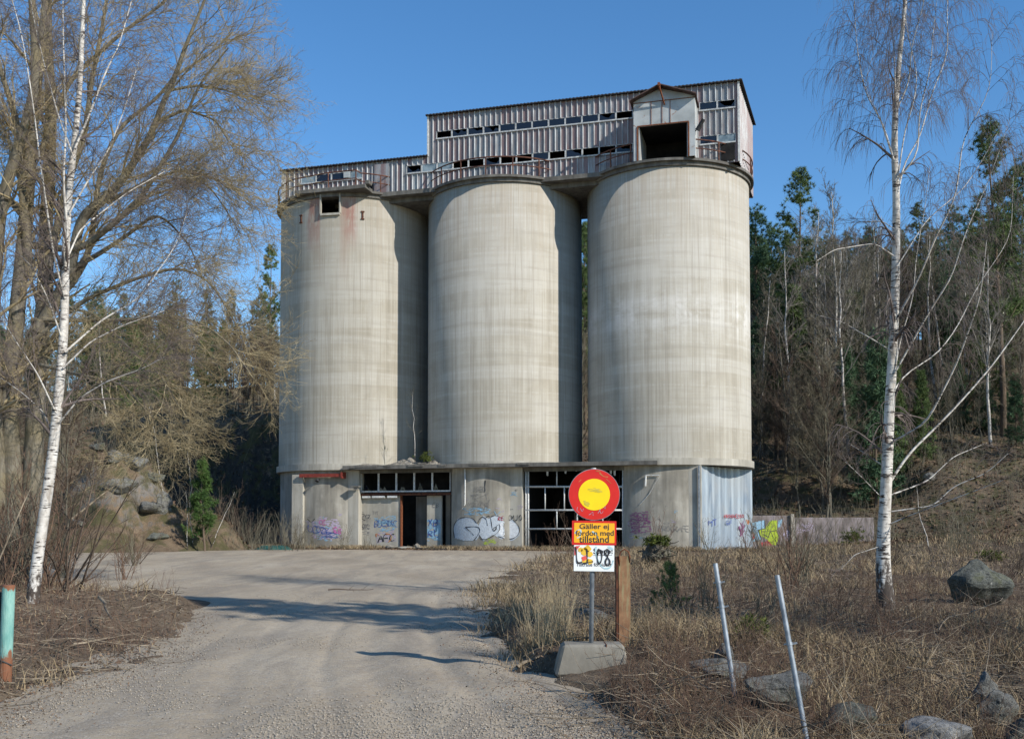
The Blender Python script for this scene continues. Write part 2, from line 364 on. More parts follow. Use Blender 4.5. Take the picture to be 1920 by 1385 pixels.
M['bark_pine'] = m_bark('pine_bark', (.06, .047, .036), (.16, .115, .08), (.12, .10, .08), 5)
def m_twig(name, c1, c2, s=1.2):
    t = NT(name); return t.out(t.ramp(t.noise(t.pos(), s, 4, .7), [(.38, c1), (.62, c2)]), .8)
M['twig_pop'] = m_twig('willow_twigs', (.17, .13, .07), (.40, .33, .20))
M['twig_birch'] = m_twig('birch_twigs', (.085, .068, .062), (.18, .145, .13))
M['twig_brown'] = m_twig('brown_twigs', (.07, .062, .042), (.20, .18, .13))
M['twig_grey'] = m_twig('grey_twigs', (.11, .098, .082), (.27, .245, .21))
M['twig_dark'] = m_twig('dark_twigs', (.05, .035, .025), (.13, .095, .07))
M['straw'] = m_twig('straw', (.30, .235, .14), (.52, .43, .28), 6)
def m_leaf(name, c1, c2, s=1.5):
    t = NT(name); n = t.noise(t.pos(), s, 5, .7); return t.out(t.ramp(n, [(.35, c1), (.65, c2)]), .8, 0, .15)
M['pine'] = m_leaf('pine_needles', (.045, .075, .028), (.15, .20, .07), .8); M['pine_blue'] = m_leaf('pine_needles_cool', (.035, .07, .038), (.10, .165, .085))
M['pine_brown'] = m_leaf('pine_needles_brown', (.06, .075, .028), (.17, .18, .07), .8); M['pine_young'] = m_leaf('young_pine_needles', (.03, .065, .018), (.085, .145, .04))
M['moss'] = m_leaf('moss', (.035, .05, .012), (.12, .14, .03), 3)
M['dry_grass'] = m_leaf('dry_grass', (.09, .065, .04), (.38, .295, .18), 1.6); M['litter'] = m_leaf('leaf_litter', (.055, .034, .022), (.22, .15, .10), 20)
M['stick'] = m_leaf('fallen_sticks', (.05, .038, .028), (.34, .28, .205), 3)
M['stem'] = m_leaf('reddish_stems', (.07, .042, .03), (.20, .13, .09), 5)
def m_ground():
    t = NT('ground_soil'); p = t.pos(); x, y, z = t.n('SeparateXYZ', {0: p}).outputs
    a = t.noise(p, .35, 5, .6); b = t.noise(p, 3.2, 6, .7); c_ = t.noise(p, 26, 5, .75)
    c = t.ramp(b, [(.3, (.045, .03, .02)), (.5, (.10, .07, .046)), (.7, (.19, .14, .095))])
    c = t.mix(t.ramp(a, [(.42, 0.0), (.6, .65)]), c, (.20, .15, .098))
    c = t.mix(t.ramp(c_, [(.35, .7), (.5, 0.0)]), c, (.055, .038, .026))
    c = t.mix(t.ramp(c_, [(.58, 0.0), (.68, .7)]), c, (.36, .29, .22))
    # pale grit beside the road
    # rock on steep faces, moss on the outcrop
    nz = t.n('SeparateXYZ', {0: t.n('NewGeometry').outputs['Normal']}).outputs[2]
    st = t.mth('ADD', nz, t.mth('MULTIPLY', t.mth('SUBTRACT', b, .5), .9))
    rock = t.ramp(b, [(.3, (.09, .085, .08)), (.55, (.19, .18, .17)), (.75, (.31, .30, .29))]); cliff_shade = t.ramp(t.mth('DIVIDE', y, 100.0), [(.68, 0.0), (.73, 1.0)]); rock = t.mix(cliff_shade, rock, t.ramp(b, [(.35, (.022, .02, .018)), (.7, (.06, .055, .048))]))  # far rock coloured almost black, shadow on the cliff put into the colour
    farm = t.ramp(t.mth('DIVIDE', y, 100.0), [(.5, 0.0), (.55, 1.0)])
    c = t.mix(t.mth('MULTIPLY', t.ramp(st, [(.40, 1.0), (.58, 0.0)]), farm), c, rock)
    ms = t.noise(p, .8, 5, .65, .6)
    c = t.mix(t.mth('MULTIPLY', t.ramp(ms, [(.46, 0.0), (.58, .85)]), farm), c, t.mix(c_, (.03, .03, .012), (.10, .095, .04)))
    t.bump(t.mth('ADD', b, t.mth('MULTIPLY', c_, .5)), .9, .08); return t.out(c, .95)
M['ground'] = m_ground()
def m_road():
    t = NT('gravel_road'); p = t.pos()
    a = t.noise(t.sc(p, 1, .45, 1), .45, 5, .6, .5); b = t.noise(p, 7, 6, .7); c_ = t.noise(p, 55, 4, .8); e = t.noise(t.sc(p, 1.2, .25, 1), .9, 5, .65, .8)
    vor = t.n('TexVoronoi', {'Vector': p, 'Scale': 42}).outputs; vcol = t.n('SeparateColor', {0: vor[1]}).outputs[0]
    c = t.ramp(a, [(.3, (.255, .20, .135)), (.5, (.375, .308, .217)), (.7, (.45, .385, .29))])
    c = t.mix(t.ramp(e, [(.46, 0.0), (.62, .75)]), c, (.225, .19, .145))
    grit = t.ramp(b, [(.42, .12), (.62, .75)])
    c = t.mix(t.mth('MULTIPLY', grit, .8), c, t.ramp(vcol, [(0, (.17, .145, .115)), (.5, (.31, .275, .23)), (1, (.46, .42, .36))]))
    c = t.mix(t.ramp(c_, [(.36, .55), (.46, 0.0)]), c, (.15, .13, .11))
    t.bump(t.mth('ADD', t.mth('MULTIPLY', c_, .5), t.mth('MULTIPLY', t.mth('MULTIPLY', vor[0], -1.0), grit)), .7, .02); return t.out(c, .95)
M['road'] = m_road()
def m_rock(name, c1, c2, mossy=.0):
    t = NT(name); o = t.obj(); a = t.noise(o, 2.2, 7, .7, .5); b = t.noise(o, 14, 5, .75); c = t.ramp(a, [(.3, c1), (.7, c2)])
    cr_ = t.noise(t.sc(o, 1, 1, 2.2), 5, 8, .8, 1.2); c = t.mix(t.ramp(cr_, [(.40, .9), (.46, 0.0)]), c, tuple(.35 * q for q in c1)); c = t.mix(t.ramp(b, [(.36, .7), (.5, 0.0)]), c, tuple(.45 * q for q in c1)); c = t.mix(t.ramp(b, [(.6, 0.0), (.7, .5)]), c, (.45, .44, .40))
    if mossy: c = t.mix(t.ramp(a, [(.5, 0.0), (.6, mossy)]), c, (.09, .095, .03))
    t.bump(t.mth('ADD', t.mth('ADD', a, cr_), t.mth('MULTIPLY', b, .5)), 1.0, .06); return t.out(c, .93)
M['rock'] = m_rock('grey_rock', (.10, .10, .095), (.27, .265, .245), .35); M['rock_dark'] = m_rock('dark_rock', (.07, .075, .068), (.18, .185, .16), .45); M['rock_white'] = m_rock('pale_rock', (.15, .15, .15), (.40, .395, .38))
M['sign_smear'] = flat('sign_smear', (.58, .47, .06)); M['gravel'] = m_leaf('gravel_stones', (.16, .135, .105), (.42, .375, .31), 60)

# ------------------------------------------------------------------ ground and road
def grid_mesh(name, X, Y, Z, mat, kind='structure'):
    r, c = X.shape; V = np.stack([X, Y, Z], -1).reshape(-1, 3)
    i = np.arange(r * c).reshape(r, c)
    fa = np.stack([i[:-1, :-1], i[:-1, 1:], i[1:, 1:], i[1:, :-1]], -1).reshape(-1, 4)
    o = mesh_np(name, V, fa, mat, smooth=True); o['kind'] = kind; return o
ys = np.concatenate([np.linspace(-14, 3, 24)[:-1], 3 * np.exp(np.linspace(0, math.log(330 / 3), 560))])
ts = np.linspace(-1, 1, 460); ts = ts * (.62 + .38 * ts * ts)
Yg, Tg = np.meshgrid(ys, ts, indexing='ij'); Xg = Tg * (np.abs(Yg) + 6) * 1.05
grid_mesh('ground', Xg, Yg, hter(Xg, Yg), M['ground'])
yr = np.concatenate([np.linspace(-12, 3, 20)[:-1], 3 * np.exp(np.linspace(0, math.log(66 / 3), 300))])
sr = np.linspace(0, 1, 130); Yr, Sr = np.meshgrid(yr, sr, indexing='ij')
xl = np.interp(Yr, LE[:, 0], LE[:, 1]) - .9; xr_ = np.interp(Yr, RE[:, 0], RE[:, 1]) + .9
Xr = xl + (xr_ - xl) * Sr; Yr2 = np.minimum(Yr, 59.6 - .26 * Xr + .0 * Yr)
grid_mesh('gravel_road', Xr, Yr2 + 1e-4 * Yr, hroad(Xr, Yr2) - .005, M['road'])
# ------------------------------------------------------------------ the silo building
B = empty('silo_building', (BX, BY, 0), 'abandoned concrete silo building with three cylinders and a ribbed metal headhouse on top', 'silo building', None, -BA)
ZB, ZL0, ZL = -.3, 5.22, 5.62
ZR = (cylpt(1255, 297, SP, 5.3).z + cylpt(925, 325, 0, 5.3).z) / 2; ZT = ZR - .3
def part(o, label=None):
    if label: o['label'] = label
    return o
def cyl_shell(mb, rad, z0, z1, n=160, hole=None, cap0=False, cap1=True, zs=None):
    """outer wall of a drum, angle 0 at the front; hole = (a0,a1,z0,z1)"""
    zs = sorted(set([z0, z1] + (list(hole[2:]) if hole else []) + (zs or [])))
    angs = [-math.pi + 2 * math.pi * i / n for i in range(n + 1)]
    if hole:
        for h in hole[:2]:
            k = min(range(n + 1), key=lambda i: abs(angs[i] - h)); angs[k] = h
    b = len(mb.v)
    for z in zs:
        for a in angs: mb.v.append((rad * math.sin(a), -rad * math.cos(a), z))
    m = n + 1
    for i in range(len(zs) - 1):
        for k in range(n):
            if hole and zs[i] >= hole[2] - 1e-6 and zs[i + 1] <= hole[3] + 1e-6 and angs[k] >= hole[0] - 1e-6 and angs[k + 1] <= hole[1] + 1e-6: continue
            mb.f.append((b + i * m + k, b + i * m + k + 1, b + (i + 1) * m + k + 1, b + (i + 1) * m + k)); mb.mi.append(0)
    if cap1: mb.f.append(tuple(b + (len(zs) - 1) * m + k for k in range(n))); mb.mi.append(0)
    if cap0: mb.f.append(tuple(b + k for k in range(n))[::-1]); mb.mi.append(0)
def ringslab(mb, r0, r1, z0, z1, n=128):
    b = len(mb.v)
    for r_, z in ((r0, z0), (r1, z0), (r1, z1), (r0, z1)):
        for k in range(n): a = 2 * math.pi * k / n; mb.v.append((r_ * math.sin(a), -r_ * math.cos(a), z))
    for j in range(4):
        for k in range(n):
            mb.f.append((b + j * n + k, b + j * n + (k + 1) % n, b + ((j + 1) % 4) * n + (k + 1) % n, b + ((j + 1) % 4) * n + k)); mb.mi.append(0)
h0 = cylpt(602, 402, -SP, 5); h1 = cylpt(638, 402, -SP, 5); h2 = cylpt(620, 364, -SP, 5)
HA0, HA1 = math.atan2(h0.x + SP, -h0.y), math.atan2(h1.x + SP, -h1.y); HZ0, HZ1 = h0.z, h2.z
silos = []
for i, (u, mk, lab) in enumerate(((-SP, 'silo_l', 'silo with a square opening and faded red paint under its rim'), (0, 'silo_m', 'middle silo under the long railing'), (SP, 'silo_r', 'silo below the hoist cabin, with a whitish weathered band'))):
    mb = MB(); cyl_shell(mb, 5.0, ZL - .02, ZT, hole=(HA0, HA1, HZ0, HZ1) if i == 0 else None, n=180)
    s = part(mb.build('silo', M[mk], B, smooth=True, fix=False), lab); s.location = (u, 0, 0)
    for p_ in s.data.polygons:
        if abs(p_.normal.z) > .9: p_.use_smooth = False
    silos.append(s)
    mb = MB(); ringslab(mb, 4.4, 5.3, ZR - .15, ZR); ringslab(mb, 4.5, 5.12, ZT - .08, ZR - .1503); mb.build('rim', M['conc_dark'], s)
    mb = MB(); ringslab(mb, 3.9, 5.15, ZL0, ZL); mb.build('ledge', M['conc_light'], s)
    mb = MB()
    vd = Vector((9.73, 62.9)).normalized(); bl = to_local(Vector((9.73 + vd.y * 5.02, 62.9 - vd.x * 5.02, 0))); FB = math.atan2(bl.x - SP, -bl.y) - .01
    if i == 2: FA = wallpt(1311, 940, 4.62); fa0 = math.atan2(FA.x - SP, 4.62); cyl_shell(mb, 4.88, ZB, ZL0 + .05, n=150, cap1=False, hole=(fa0 + .01, FB, ZB, ZL0 + .05))
    else: cyl_shell(mb, 4.88, ZB, ZL0 + .05, n=150, cap1=False, hole=(R(27), R(178 if i == 0 else 179), ZB, ZL0 + .05))
    if i > 0:                                 # the bays open into the space behind the feet
        keep = [(f, m_) for f, m_ in zip(mb.f, mb.mi) if not (math.atan2(mb.v[f[0]][0], -mb.v[f[0]][1]) < R(-27))]
        mb.f = [k_[0] for k_ in keep]; mb.mi = [k_[1] for k_ in keep]
    ids = sorted({j for f in mb.f for j in f}); mp = {j: n_ for n_, j in enumerate(ids)}; mb.v = [mb.v[j] for j in ids]; mb.f = [tuple(mp[j] for j in f) for f in mb.f]
    o = mb.build('silo_foot', M['conc'], B, smooth=True, fix=False); o.location = (u, 0, 0)
# opening frame of the left silo
s0 = silos[0]; mb = MB()
def cp(a, r_, z): return (r_ * math.sin(a), -r_ * math.cos(a), z)
for a_, sgn in ((HA0, 1), (HA1, -1)):
    p = cp(a_, 5.06, HZ0 - .0); q = cp(a_, 5.06, HZ1); mb.bar(p, q, .08, .16)
mb.bar(cp(HA0, 5.02, HZ0 - .06), cp(HA1, 5.02, HZ0 - .06), .3, .14)
mb.build('opening_frame', M['conc_light'], s0)
mb = MB(); mb.box(-1.0, 1.0, -.0, .05, HZ0 - .6, ZT); ob = mb.build('opening_back', M['black_in'], s0)  # black sheet behind the hole, shade painted in its colour
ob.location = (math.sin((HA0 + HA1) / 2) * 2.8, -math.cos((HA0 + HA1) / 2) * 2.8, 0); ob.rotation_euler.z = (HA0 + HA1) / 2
a = wallpt(557, 380, 5.0).x; b = wallpt(690, 380, 5.0).x
mb = MB(); mb.box(a, b, -5.4, -4.3, ZR - .14, ZR + .11); mb.box(b - .05, b + .22, -5.36, -4.9, ZR + .111, ZR + .36); mb.build('parapet_slab', M['conc_dark'], B, bevel=.02)
for px, py in ((565, 411), (680, 404)):       # I shaped brackets
    c = cylpt(px, py, -SP, 5.0); an = math.atan2(c.x + SP, -c.y); mb = MB()
    mb.box(-.05, .05, -.06, .02, -.2, .2); mb.box(-.11, .11, -.07, .02, .2, .27); mb.box(-.11, .11, -.07, .02, -.27, -.2)
    o = mb.build('wall_bracket', M['rust_dark'], B); o.location = (c.x, c.y, c.z); o.rotation_euler.z = an
# deck between silos
mb = MB(); mb.box(-SP - 3.2, SP + 3.2, -3.9, 3.9, ZR - .26, ZR + .005); mb.box(-SP, SP, -3.3, 3.3, ZR - .55, ZR - .261); mb.build('roof_deck', M['conc_dark'], B)

# ---- base: bays
WB = 4.2
cu = lambda px: wallpt(px, 900, 4.72).x
for c0 in (-SP, 0, SP):
    mb = MB(); mb.box(c0 + 1.28, c0 + 2.36, -4.6, -3.2, ZB, ZL0 - .004); mb.build('pilaster', M['conc_light'], B, bevel=.015)
mb = MB(); mb.box(cu(550), cu(571), -4.92, -3.4, ZB, ZL0 - .25); mb.build('pier', M['conc_light'], B, bevel=.015)
mb = MB(); mb.box(2.37, 2.42, -4.1, 3.4, ZB, ZL0 - .03); mb.build('inner_lining', M['black_in'], B)  # this and the next linings are added black sheets that keep the bays dark
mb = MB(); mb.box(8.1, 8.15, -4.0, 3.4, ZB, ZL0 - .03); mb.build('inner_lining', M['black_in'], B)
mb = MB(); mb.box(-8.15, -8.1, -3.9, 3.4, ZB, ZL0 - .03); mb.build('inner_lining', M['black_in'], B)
mb = MB(); mb.box(-8.1, -2.2, -2.6, -2.5, ZB, ZL0 - .03); mb.build('inner_lining', M['black_in'], B)  # added black sheet, painted shade behind the glazing strip
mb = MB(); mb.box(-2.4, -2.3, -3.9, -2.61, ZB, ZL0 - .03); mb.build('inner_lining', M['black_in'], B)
us0, us1 = wallpt(642, 868, 5.3).x, wallpt(1232, 858, 5.3).x
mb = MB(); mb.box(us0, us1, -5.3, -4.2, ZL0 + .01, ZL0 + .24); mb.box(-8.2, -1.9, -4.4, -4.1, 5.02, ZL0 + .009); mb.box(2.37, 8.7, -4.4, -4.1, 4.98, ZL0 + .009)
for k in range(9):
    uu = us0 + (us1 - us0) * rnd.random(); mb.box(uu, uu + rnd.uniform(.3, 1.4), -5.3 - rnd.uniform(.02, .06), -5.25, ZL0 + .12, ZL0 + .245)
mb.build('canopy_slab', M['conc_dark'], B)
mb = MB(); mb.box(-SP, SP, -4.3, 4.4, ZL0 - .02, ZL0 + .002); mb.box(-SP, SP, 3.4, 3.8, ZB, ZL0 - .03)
mb.build('inner_walls', M['black_in'], B)  # ceiling and back wall, their black colour carries the interior shade
# bay 1: glazing strip, wall panels, doorway
z_wt, z_wb = wallpt(760, 884, WB).z, wallpt(760, 922, WB).z
x0, x1 = wallpt(677, 900, WB).x, wallpt(845, 900, WB).x
for k in range(5):
    a = x0 + (x1 - x0) * k / 5; b = x0 + (x1 - x0) * (k + 1) / 5; fr = .05; mb = MB(); e = .0015
    mb.box(a + e, a + fr, -WB - .04, -WB + .05, z_wb, z_wt); mb.box(b - fr, b - e, -WB - .04, -WB + .05, z_wb, z_wt)
    mb.box(a + fr, b - fr, -WB - .04, -WB + .05, z_wt - fr, z_wt); mb.box(a + fr, b - fr, -WB - .06, -WB + .05, z_wb, z_wb + .09)
    w_ = mb.build('window_frame', M['white_frame'], B)
    # shards left in the corners
    mb = MB()
    for q in range(2):
        cx, cz = a + .06 + rnd.random() * .3, z_wb + .09; mb.add([(cx, -WB, cz), (cx + .3, -WB, cz), (cx + rnd.uniform(0, .3), -WB, cz + rnd.uniform(.15, .5)), (cx, -WB + .006, cz), (cx + .3, -WB + .006, cz)], [(0, 1, 2), (3, 2, 4)])
    mb.build('broken_pane', M['glass'], w_, fix=False)
mb = MB(); zc = z_wb - .06
xd0, xd1, xp1 = wallpt(749, 980, WB).x, wallpt(800, 980, WB - .25).x, wallpt(828, 980, WB - .25).x
mb.box(x0 - .15, xd0, -WB + .12, -WB + .4, ZB, zc - .16); mb.build('wall_panel', M['conc_light'], B, bevel=.02)
mb = MB(); mb.box(xd1, xp1, -WB + .25, -WB + .5, ZB, zc - .16); mb.build('wall_panel', M['conc_light'], B, bevel=.02)
mb = MB(); mb.box(xp1 + .01, x1 + .3, -WB + 1.0, -WB + 1.2, ZB, zc); mb.build('wall_panel', M['conc'], B)
mb = MB(); mb.box(xd0 + .02, xd0 + .1, -WB + .06, -WB + .3, ZB, zc - .1); mb.build('door_jamb', M['rust'], B)
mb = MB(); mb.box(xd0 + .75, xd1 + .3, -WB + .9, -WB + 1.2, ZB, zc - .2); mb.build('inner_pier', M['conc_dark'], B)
mb = MB(); mb.box(x0 - .1, x1 + .05, -WB - .12, -WB + .3, zc - .14, zc); mb.build('lintel', M['rust_dark'], B)
for a, b in ((680, 695), (698, 722), (727, 745), (760, 775), (782, 801), (803, 826)):
    mb = MB(); mb.box(wallpt(a, 930, WB).x, wallpt(b, 930, WB).x, -WB - .1, -WB + .1, zc - .30 + (.17 if a > 750 else 0), zc - .16 + (.155 if a > 750 else 0)); mb.build('batten', M['white_frame'], B, bevel=.01)

# bay 2: tube grid
def wp(px, py, wv=4.3): v = wallpt(px, py, wv); return Vector((v.x, -wv, v.z))
mb = MB()
for y_, r_ in ((912, .06), (956, .055), (991, .05)): a = wp(984, y_); b = wp(1171, y_); mb.tube([a, b], r_, 8)
for x_ in (986, 990.5, 1168): a = wp(x_, 880); b = wp(x_, 1022); b.z = .35; mb.tube([a, b], .055, 8)
for x_, ya, yb in ((1044, 880, 911), (1022, 914, 955), (1058, 914, 955), (1094, 914, 955), (1044, 958, 990), (1118, 880, 911), (1082, 958, 990), (1130, 914, 955), (1130, 958, 990)):
    mb.tube([wp(x_, ya), wp(x_, yb)], .04, 6)
mb.build('tube_grid', M['white_frame'], B, smooth=True)['label'] = 'pale tube grid across the open bay behind the round sign'
for x_, l_ in ((1024, .42), (1058, .28), (1078, .15), (1150, .4), (1143, .3)):
    a = wp(x_, 879); mb = MB(); mb.add([(a.x, a.y, a.z), (a.x + .15, a.y, a.z), (a.x + .13, a.y - .05, a.z - l_), (a.x + .02, a.y + .02, a.z - l_ * .9)], [(0, 1, 2, 3)]); mb.build('hanging_shred', M['white_frame'], B, fix=False)

# small fixtures of the base
a = cylpt(570, 892, -SP, 4.88); b = cylpt(645, 891, -SP, 4.88); mb = MB(); zq = a.z
mb.box(a.x - .1, b.x, -5.15, -5.02, zq - .11, zq + .11); mb.box(b.x, b.x + .12, -5.2, -4.6, zq - .2, zq + .2)
mb.build('steel_beam', M['red_paint'], B)['label'] = 'dark red steel beam bolted across the silo foot'
mb = MB(); c = cylpt(600, 899, -SP, 4.88); mb.tube([(c.x, c.y, c.z), (c.x, c.y - .35, c.z)], .03, 6); mb.tube([(c.x, c.y - .3, c.z + .06), (c.x, c.y - .42, c.z - .12)], [.05, .12], 10); mb.build('lamp_bracket', M['black'], B)
mb = MB(); c = wp(668, 912, 4.75); mb.box(c.x - .25, c.x + .3, -5.1, -4.75, c.z - .04, c.z + .04); mb.box(c.x - .05, c.x + .2, -5.05, -4.8, c.z - .2, c.z - .041); mb.build('wall_lamp', M['conc_dark'], B)
def on_cyl(px, py, u0, rad): v = cylpt(px, py, u0, rad); return v
mb = MB(); mb.tube([on_cyl(871, 868, 0, 4.97), on_cyl(872, 900, 0, 4.97), on_cyl(872, 945, 0, 4.97), on_cyl(866, 955, 0, 4.97)], .05, 7); mb.build('drainpipe', M['white_frame'], B, smooth=True)
mb = MB(); mb.tube([on_cyl(1236, 891, SP, 4.96), on_cyl(1211, 891, SP, 4.96)], .03, 6); mb.tube([on_cyl(1211, 891, SP, 4.96), on_cyl(1210, 911, SP, 4.96)], .05, 6)
mb.tube([on_cyl(1236, 893, SP, 4.97), on_cyl(1218, 925, SP, 4.93), on_cyl(1199, 946, SP, 4.9)], .02, 5); mb.build('wall_pipe', M['white_frame'], B)
# sheet metal screen on the right foot
A3 = wallpt(1311, 940, 4.62); A3.y = -4.62
vd = Vector((9.73, 62.9)).normalized(); bw = Vector((9.73 + vd.y * 5.02, 62.9 - vd.x * 5.02, 0)); bl = to_local(bw)
mb = MB(); NS = 48; dx, dy = bl.x - A3.x, bl.y - A3.y; L_ = math.hypot(dx, dy); nx, ny = dy / L_, -dx / L_
tops = []
for k in range(NS + 1):
    f_ = k / NS; off = .035 * (1 if (k // 2) % 3 == 0 else 0) + .03 * math.sin(f_ * 9)
    px_, py_ = A3.x + dx * f_ + nx * off, A3.y + dy * f_ + ny * off; tops.append((px_, py_))
for k in range(NS):
    (xa, ya), (xb, yb) = tops[k], tops[k + 1]
    mb.add([(xa, ya, .1), (xb, yb, .1), (xb, yb, 5.17), (xa, ya, 5.17), (xa - nx * .04, ya - ny * .04, .1), (xb - nx * .04, yb - ny * .04, .1), (xb - nx * .04, yb - ny * .04, 5.17), (xa - nx * .04, ya - ny * .04, 5.17)], [(0, 1, 2, 3), (7, 6, 5, 4), (3, 2, 6, 7)])
mb.build('sheet_metal_screen', M['blue_sheet'], B, fix=False)['label'] = 'pale blue metal screen around the right foot'
mb = MB(); mb.bar((A3.x, A3.y - .08, .1), (A3.x, A3.y - .08, 5.15), .09); mb.build('screen_post', M['steel'], B)
def on_sheet(px, py, lift=.06):
    d = ray_local(px, py); ox, oy = CAML.x - A3.x, CAML.y - A3.y; t_ = -(ox * nx + oy * ny - lift) / (d.x * nx + d.y * ny); return CAML + d * t_

# ---- headhouse
WH = 3.5
zt_u = wallpt(803, 216, WH).z; zt_r = wallpt(1385, 156, WH).z; ZTOP = (zt_u + zt_r) / 2
zlow = (wallpt(530, 322, WH).z + wallpt(803, 294, WH).z) / 2
ua, ub, uc = wallpt(530, 340, WH).x, wallpt(803, 250, WH).x, wallpt(1385, 200, WH).x
b1t, b1b = wallpt(900, 238, WH).z, wallpt(900, 252.5, WH).z
b2t, b2b = wallpt(960, 291.5, WH).z, wallpt(960, 307, WH).z
SK = .55                                   # the end wall runs slightly askew
H_ = empty('headhouse', (0, 0, 0), None, None); H_.parent = B
H_['label'] = 'ribbed sheet metal headhouse on top of the silos'
pitch = .345
def clad(mb, u0, u1, z0, z1, W=WH, th=.06):
    mb.box(u0, u1, -W, -W + th, z0, z1)
    k = math.ceil((u0 - .02) / pitch)
    while k * pitch < u1 - .04:
        x_ = k * pitch
        mb.add([(x_ - .0, -W, z0), (x_ + .02, -W - .07, z0), (x_ + .05, -W - .07, z0), (x_ + .07, -W, z0), (x_ - .0, -W, z1), (x_ + .02, -W - .07, z1), (x_ + .05, -W - .07, z1), (x_ + .07, -W, z1)],
               [(0, 1, 5, 4), (1, 2, 6, 5), (2, 3, 7, 6), (4, 5, 6, 7)], 1); k += 1
cab0, cab1 = wallpt(1190, 240, WH).x, wallpt(1308, 240, WH).x
w1a, w1b = wallpt(818, 250, WH).x, wallpt(1187, 220, WH).x
w2a, w2b = wallpt(762, 315, WH).x, wallpt(1187, 280, WH).x
w3a, w3b = wallpt(564, 340, WH).x, wallpt(680, 330, WH).x
w4a, w4b = wallpt(1311, 200, WH).x, wallpt(1379, 200, WH).x
mb = MB(); zf = ZR + .006
# front wall, column by column, leaving the bands open
def wall_rows(mb, u0, u1, ztop, bands):
    z = zf
    for lo, hi in bands: clad(mb, u0, u1, z, lo); z = hi
    clad(mb, u0, u1, z, ztop)
segs = sorted(set([wallpt(1192, 240, WH).x, wallpt(1301, 240, WH).x, ua, ub, uc, w1a, w2a, w3a, w3b, cab0, w4a, w4b, w1b]))
for a, b in zip(segs[:-1], segs[1:]):
    m_ = (a + b) / 2; bands = []
    in2 = (w3a < m_ < w3b) or (w2a < m_ < w1b) or (w4a < m_ < w4b)
    in1 = (w1a < m_ < w1b) or (w4a < m_ < w4b)
    if in2: bands.append((b2b, b2t))
    if in1: bands.append((b1b, b1t))
    if wallpt(1191, 240, WH).x < m_ < wallpt(1302, 240, WH).x: bands = [(zf + .001, b1b - .1)]
    wall_rows(mb, a, b, ZTOP if m_ > ub else zlow, bands)
mb.build('cladding', [M['clad'], M['clad_rib']], H_, fix=False)
mb = MB()                                   # end walls, back wall, floor plates
D = 7.0
def quadwall(mb, xa, ya, xb, yb, z0, z1, n):
    dx_, dy_ = xb - xa, yb - ya; l_ = math.hypot(dx_, dy_); ox, oy = dy_ / l_, -dx_ / l_
    for k in range(n):
        for f0, f1, o_ in ((0, .1, 0), (.1, .25, .05), (.25, 1, 0)):
            pass
    pr = [(xa + dx_ * (k + f_) / n + ox * o_, ya + dy_ * (k + f_) / n + oy * o_) for k in range(n) for f_, o_ in ((0, 0), (.1, .05), (.2, .05), (.3, 0))] + [(xb, yb)]
    for (a0, a1), (c0, c1) in zip(pr[:-1], pr[1:]): mb.add([(a0, a1, z0), (c0, c1, z0), (c0, c1, z1), (a0, a1, z1)], [(0, 1, 2, 3)])
quadwall(mb, uc, -WH + .0, uc + SK, D - WH, zf, ZTOP, 20)
quadwall(mb, uc + SK, D - WH, ua, D - WH, zf, zlow, 60); quadwall(mb, uc + SK, D - WH, ub, D - WH, zlow, ZTOP, 50)
quadwall(mb, ua, D - WH, ua, -WH, zf, zlow, 20); quadwall(mb, ub, D - WH, ub, -WH, zlow, ZTOP, 20)
mb.build('cladding', [M['clad'], M['clad_rib']], H_, fix=False)
mb = MB(); mb.box(ua + .1, uc - .1, -WH + 1.6, -WH + 1.7, zf, zlow - .1); mb.box(ub + .1, uc - .1, -WH + 1.6, -WH + 1.7, zlow - .05, ZTOP - .1); mb.box(ub + .1, uc - .1, -WH + .1, 3.3, 25.1, 25.2); mb.build('inner_partition', M['black_in'], H_)  # black colour gives the darkness seen through missing panes
mb = MB()                                   # corrugated roofs
def roof(mb, u0, u1, z, skew=0):
    n = int((u1 - u0) / .11); 
    for k in range(n):
        a = u0 + (u1 - u0) * k / n; b = u0 + (u1 - u0) * (k + 1) / n; za = z + (.035 if k % 2 else 0); zb = z + (0 if k % 2 else .035)
        mb.add([(a, -WH - .22, za), (b, -WH - .22, zb), (b + skew, D - WH + .2, zb + .1), (a + skew, D - WH + .2, za + .1)] + [(a, -WH - .22, za - .07), (b, -WH - .22, zb - .07), (b + skew, D - WH + .2, zb + .03), (a + skew, D - WH + .2, za + .03)],
               [(0, 1, 2, 3), (7, 6, 5, 4), (0, 4, 5, 1)] + ([(1, 5, 6, 2)] if k == n - 1 else []) + ([(0, 3, 7, 4)] if k == 0 else []))
roof(mb, ub - .12, uc + .22, ZTOP + .05, SK); roof(mb, ua - .12, ub - .001, zlow + .05)
mb.build('corrugated_roof', M['roof_black'], H_, fix=False)
mb = MB(); mb.box(uc - .06, uc + .06, -WH - .1, -WH - .02, zf, ZTOP); mb.build('corner_flashing', M['white_frame'], H_)
mb = MB(); mb.box(ub - .05, ub + .05, -WH - .09, -WH - .02, zlow, ZTOP); mb.build('corner_flashing', M['white_frame'], H_)
mb = MB(); mb.box(ua - .04, ua + .1, -WH - .09, -WH - .02, zf, zlow); mb.build('corner_flashing', M['white_frame'], H_)
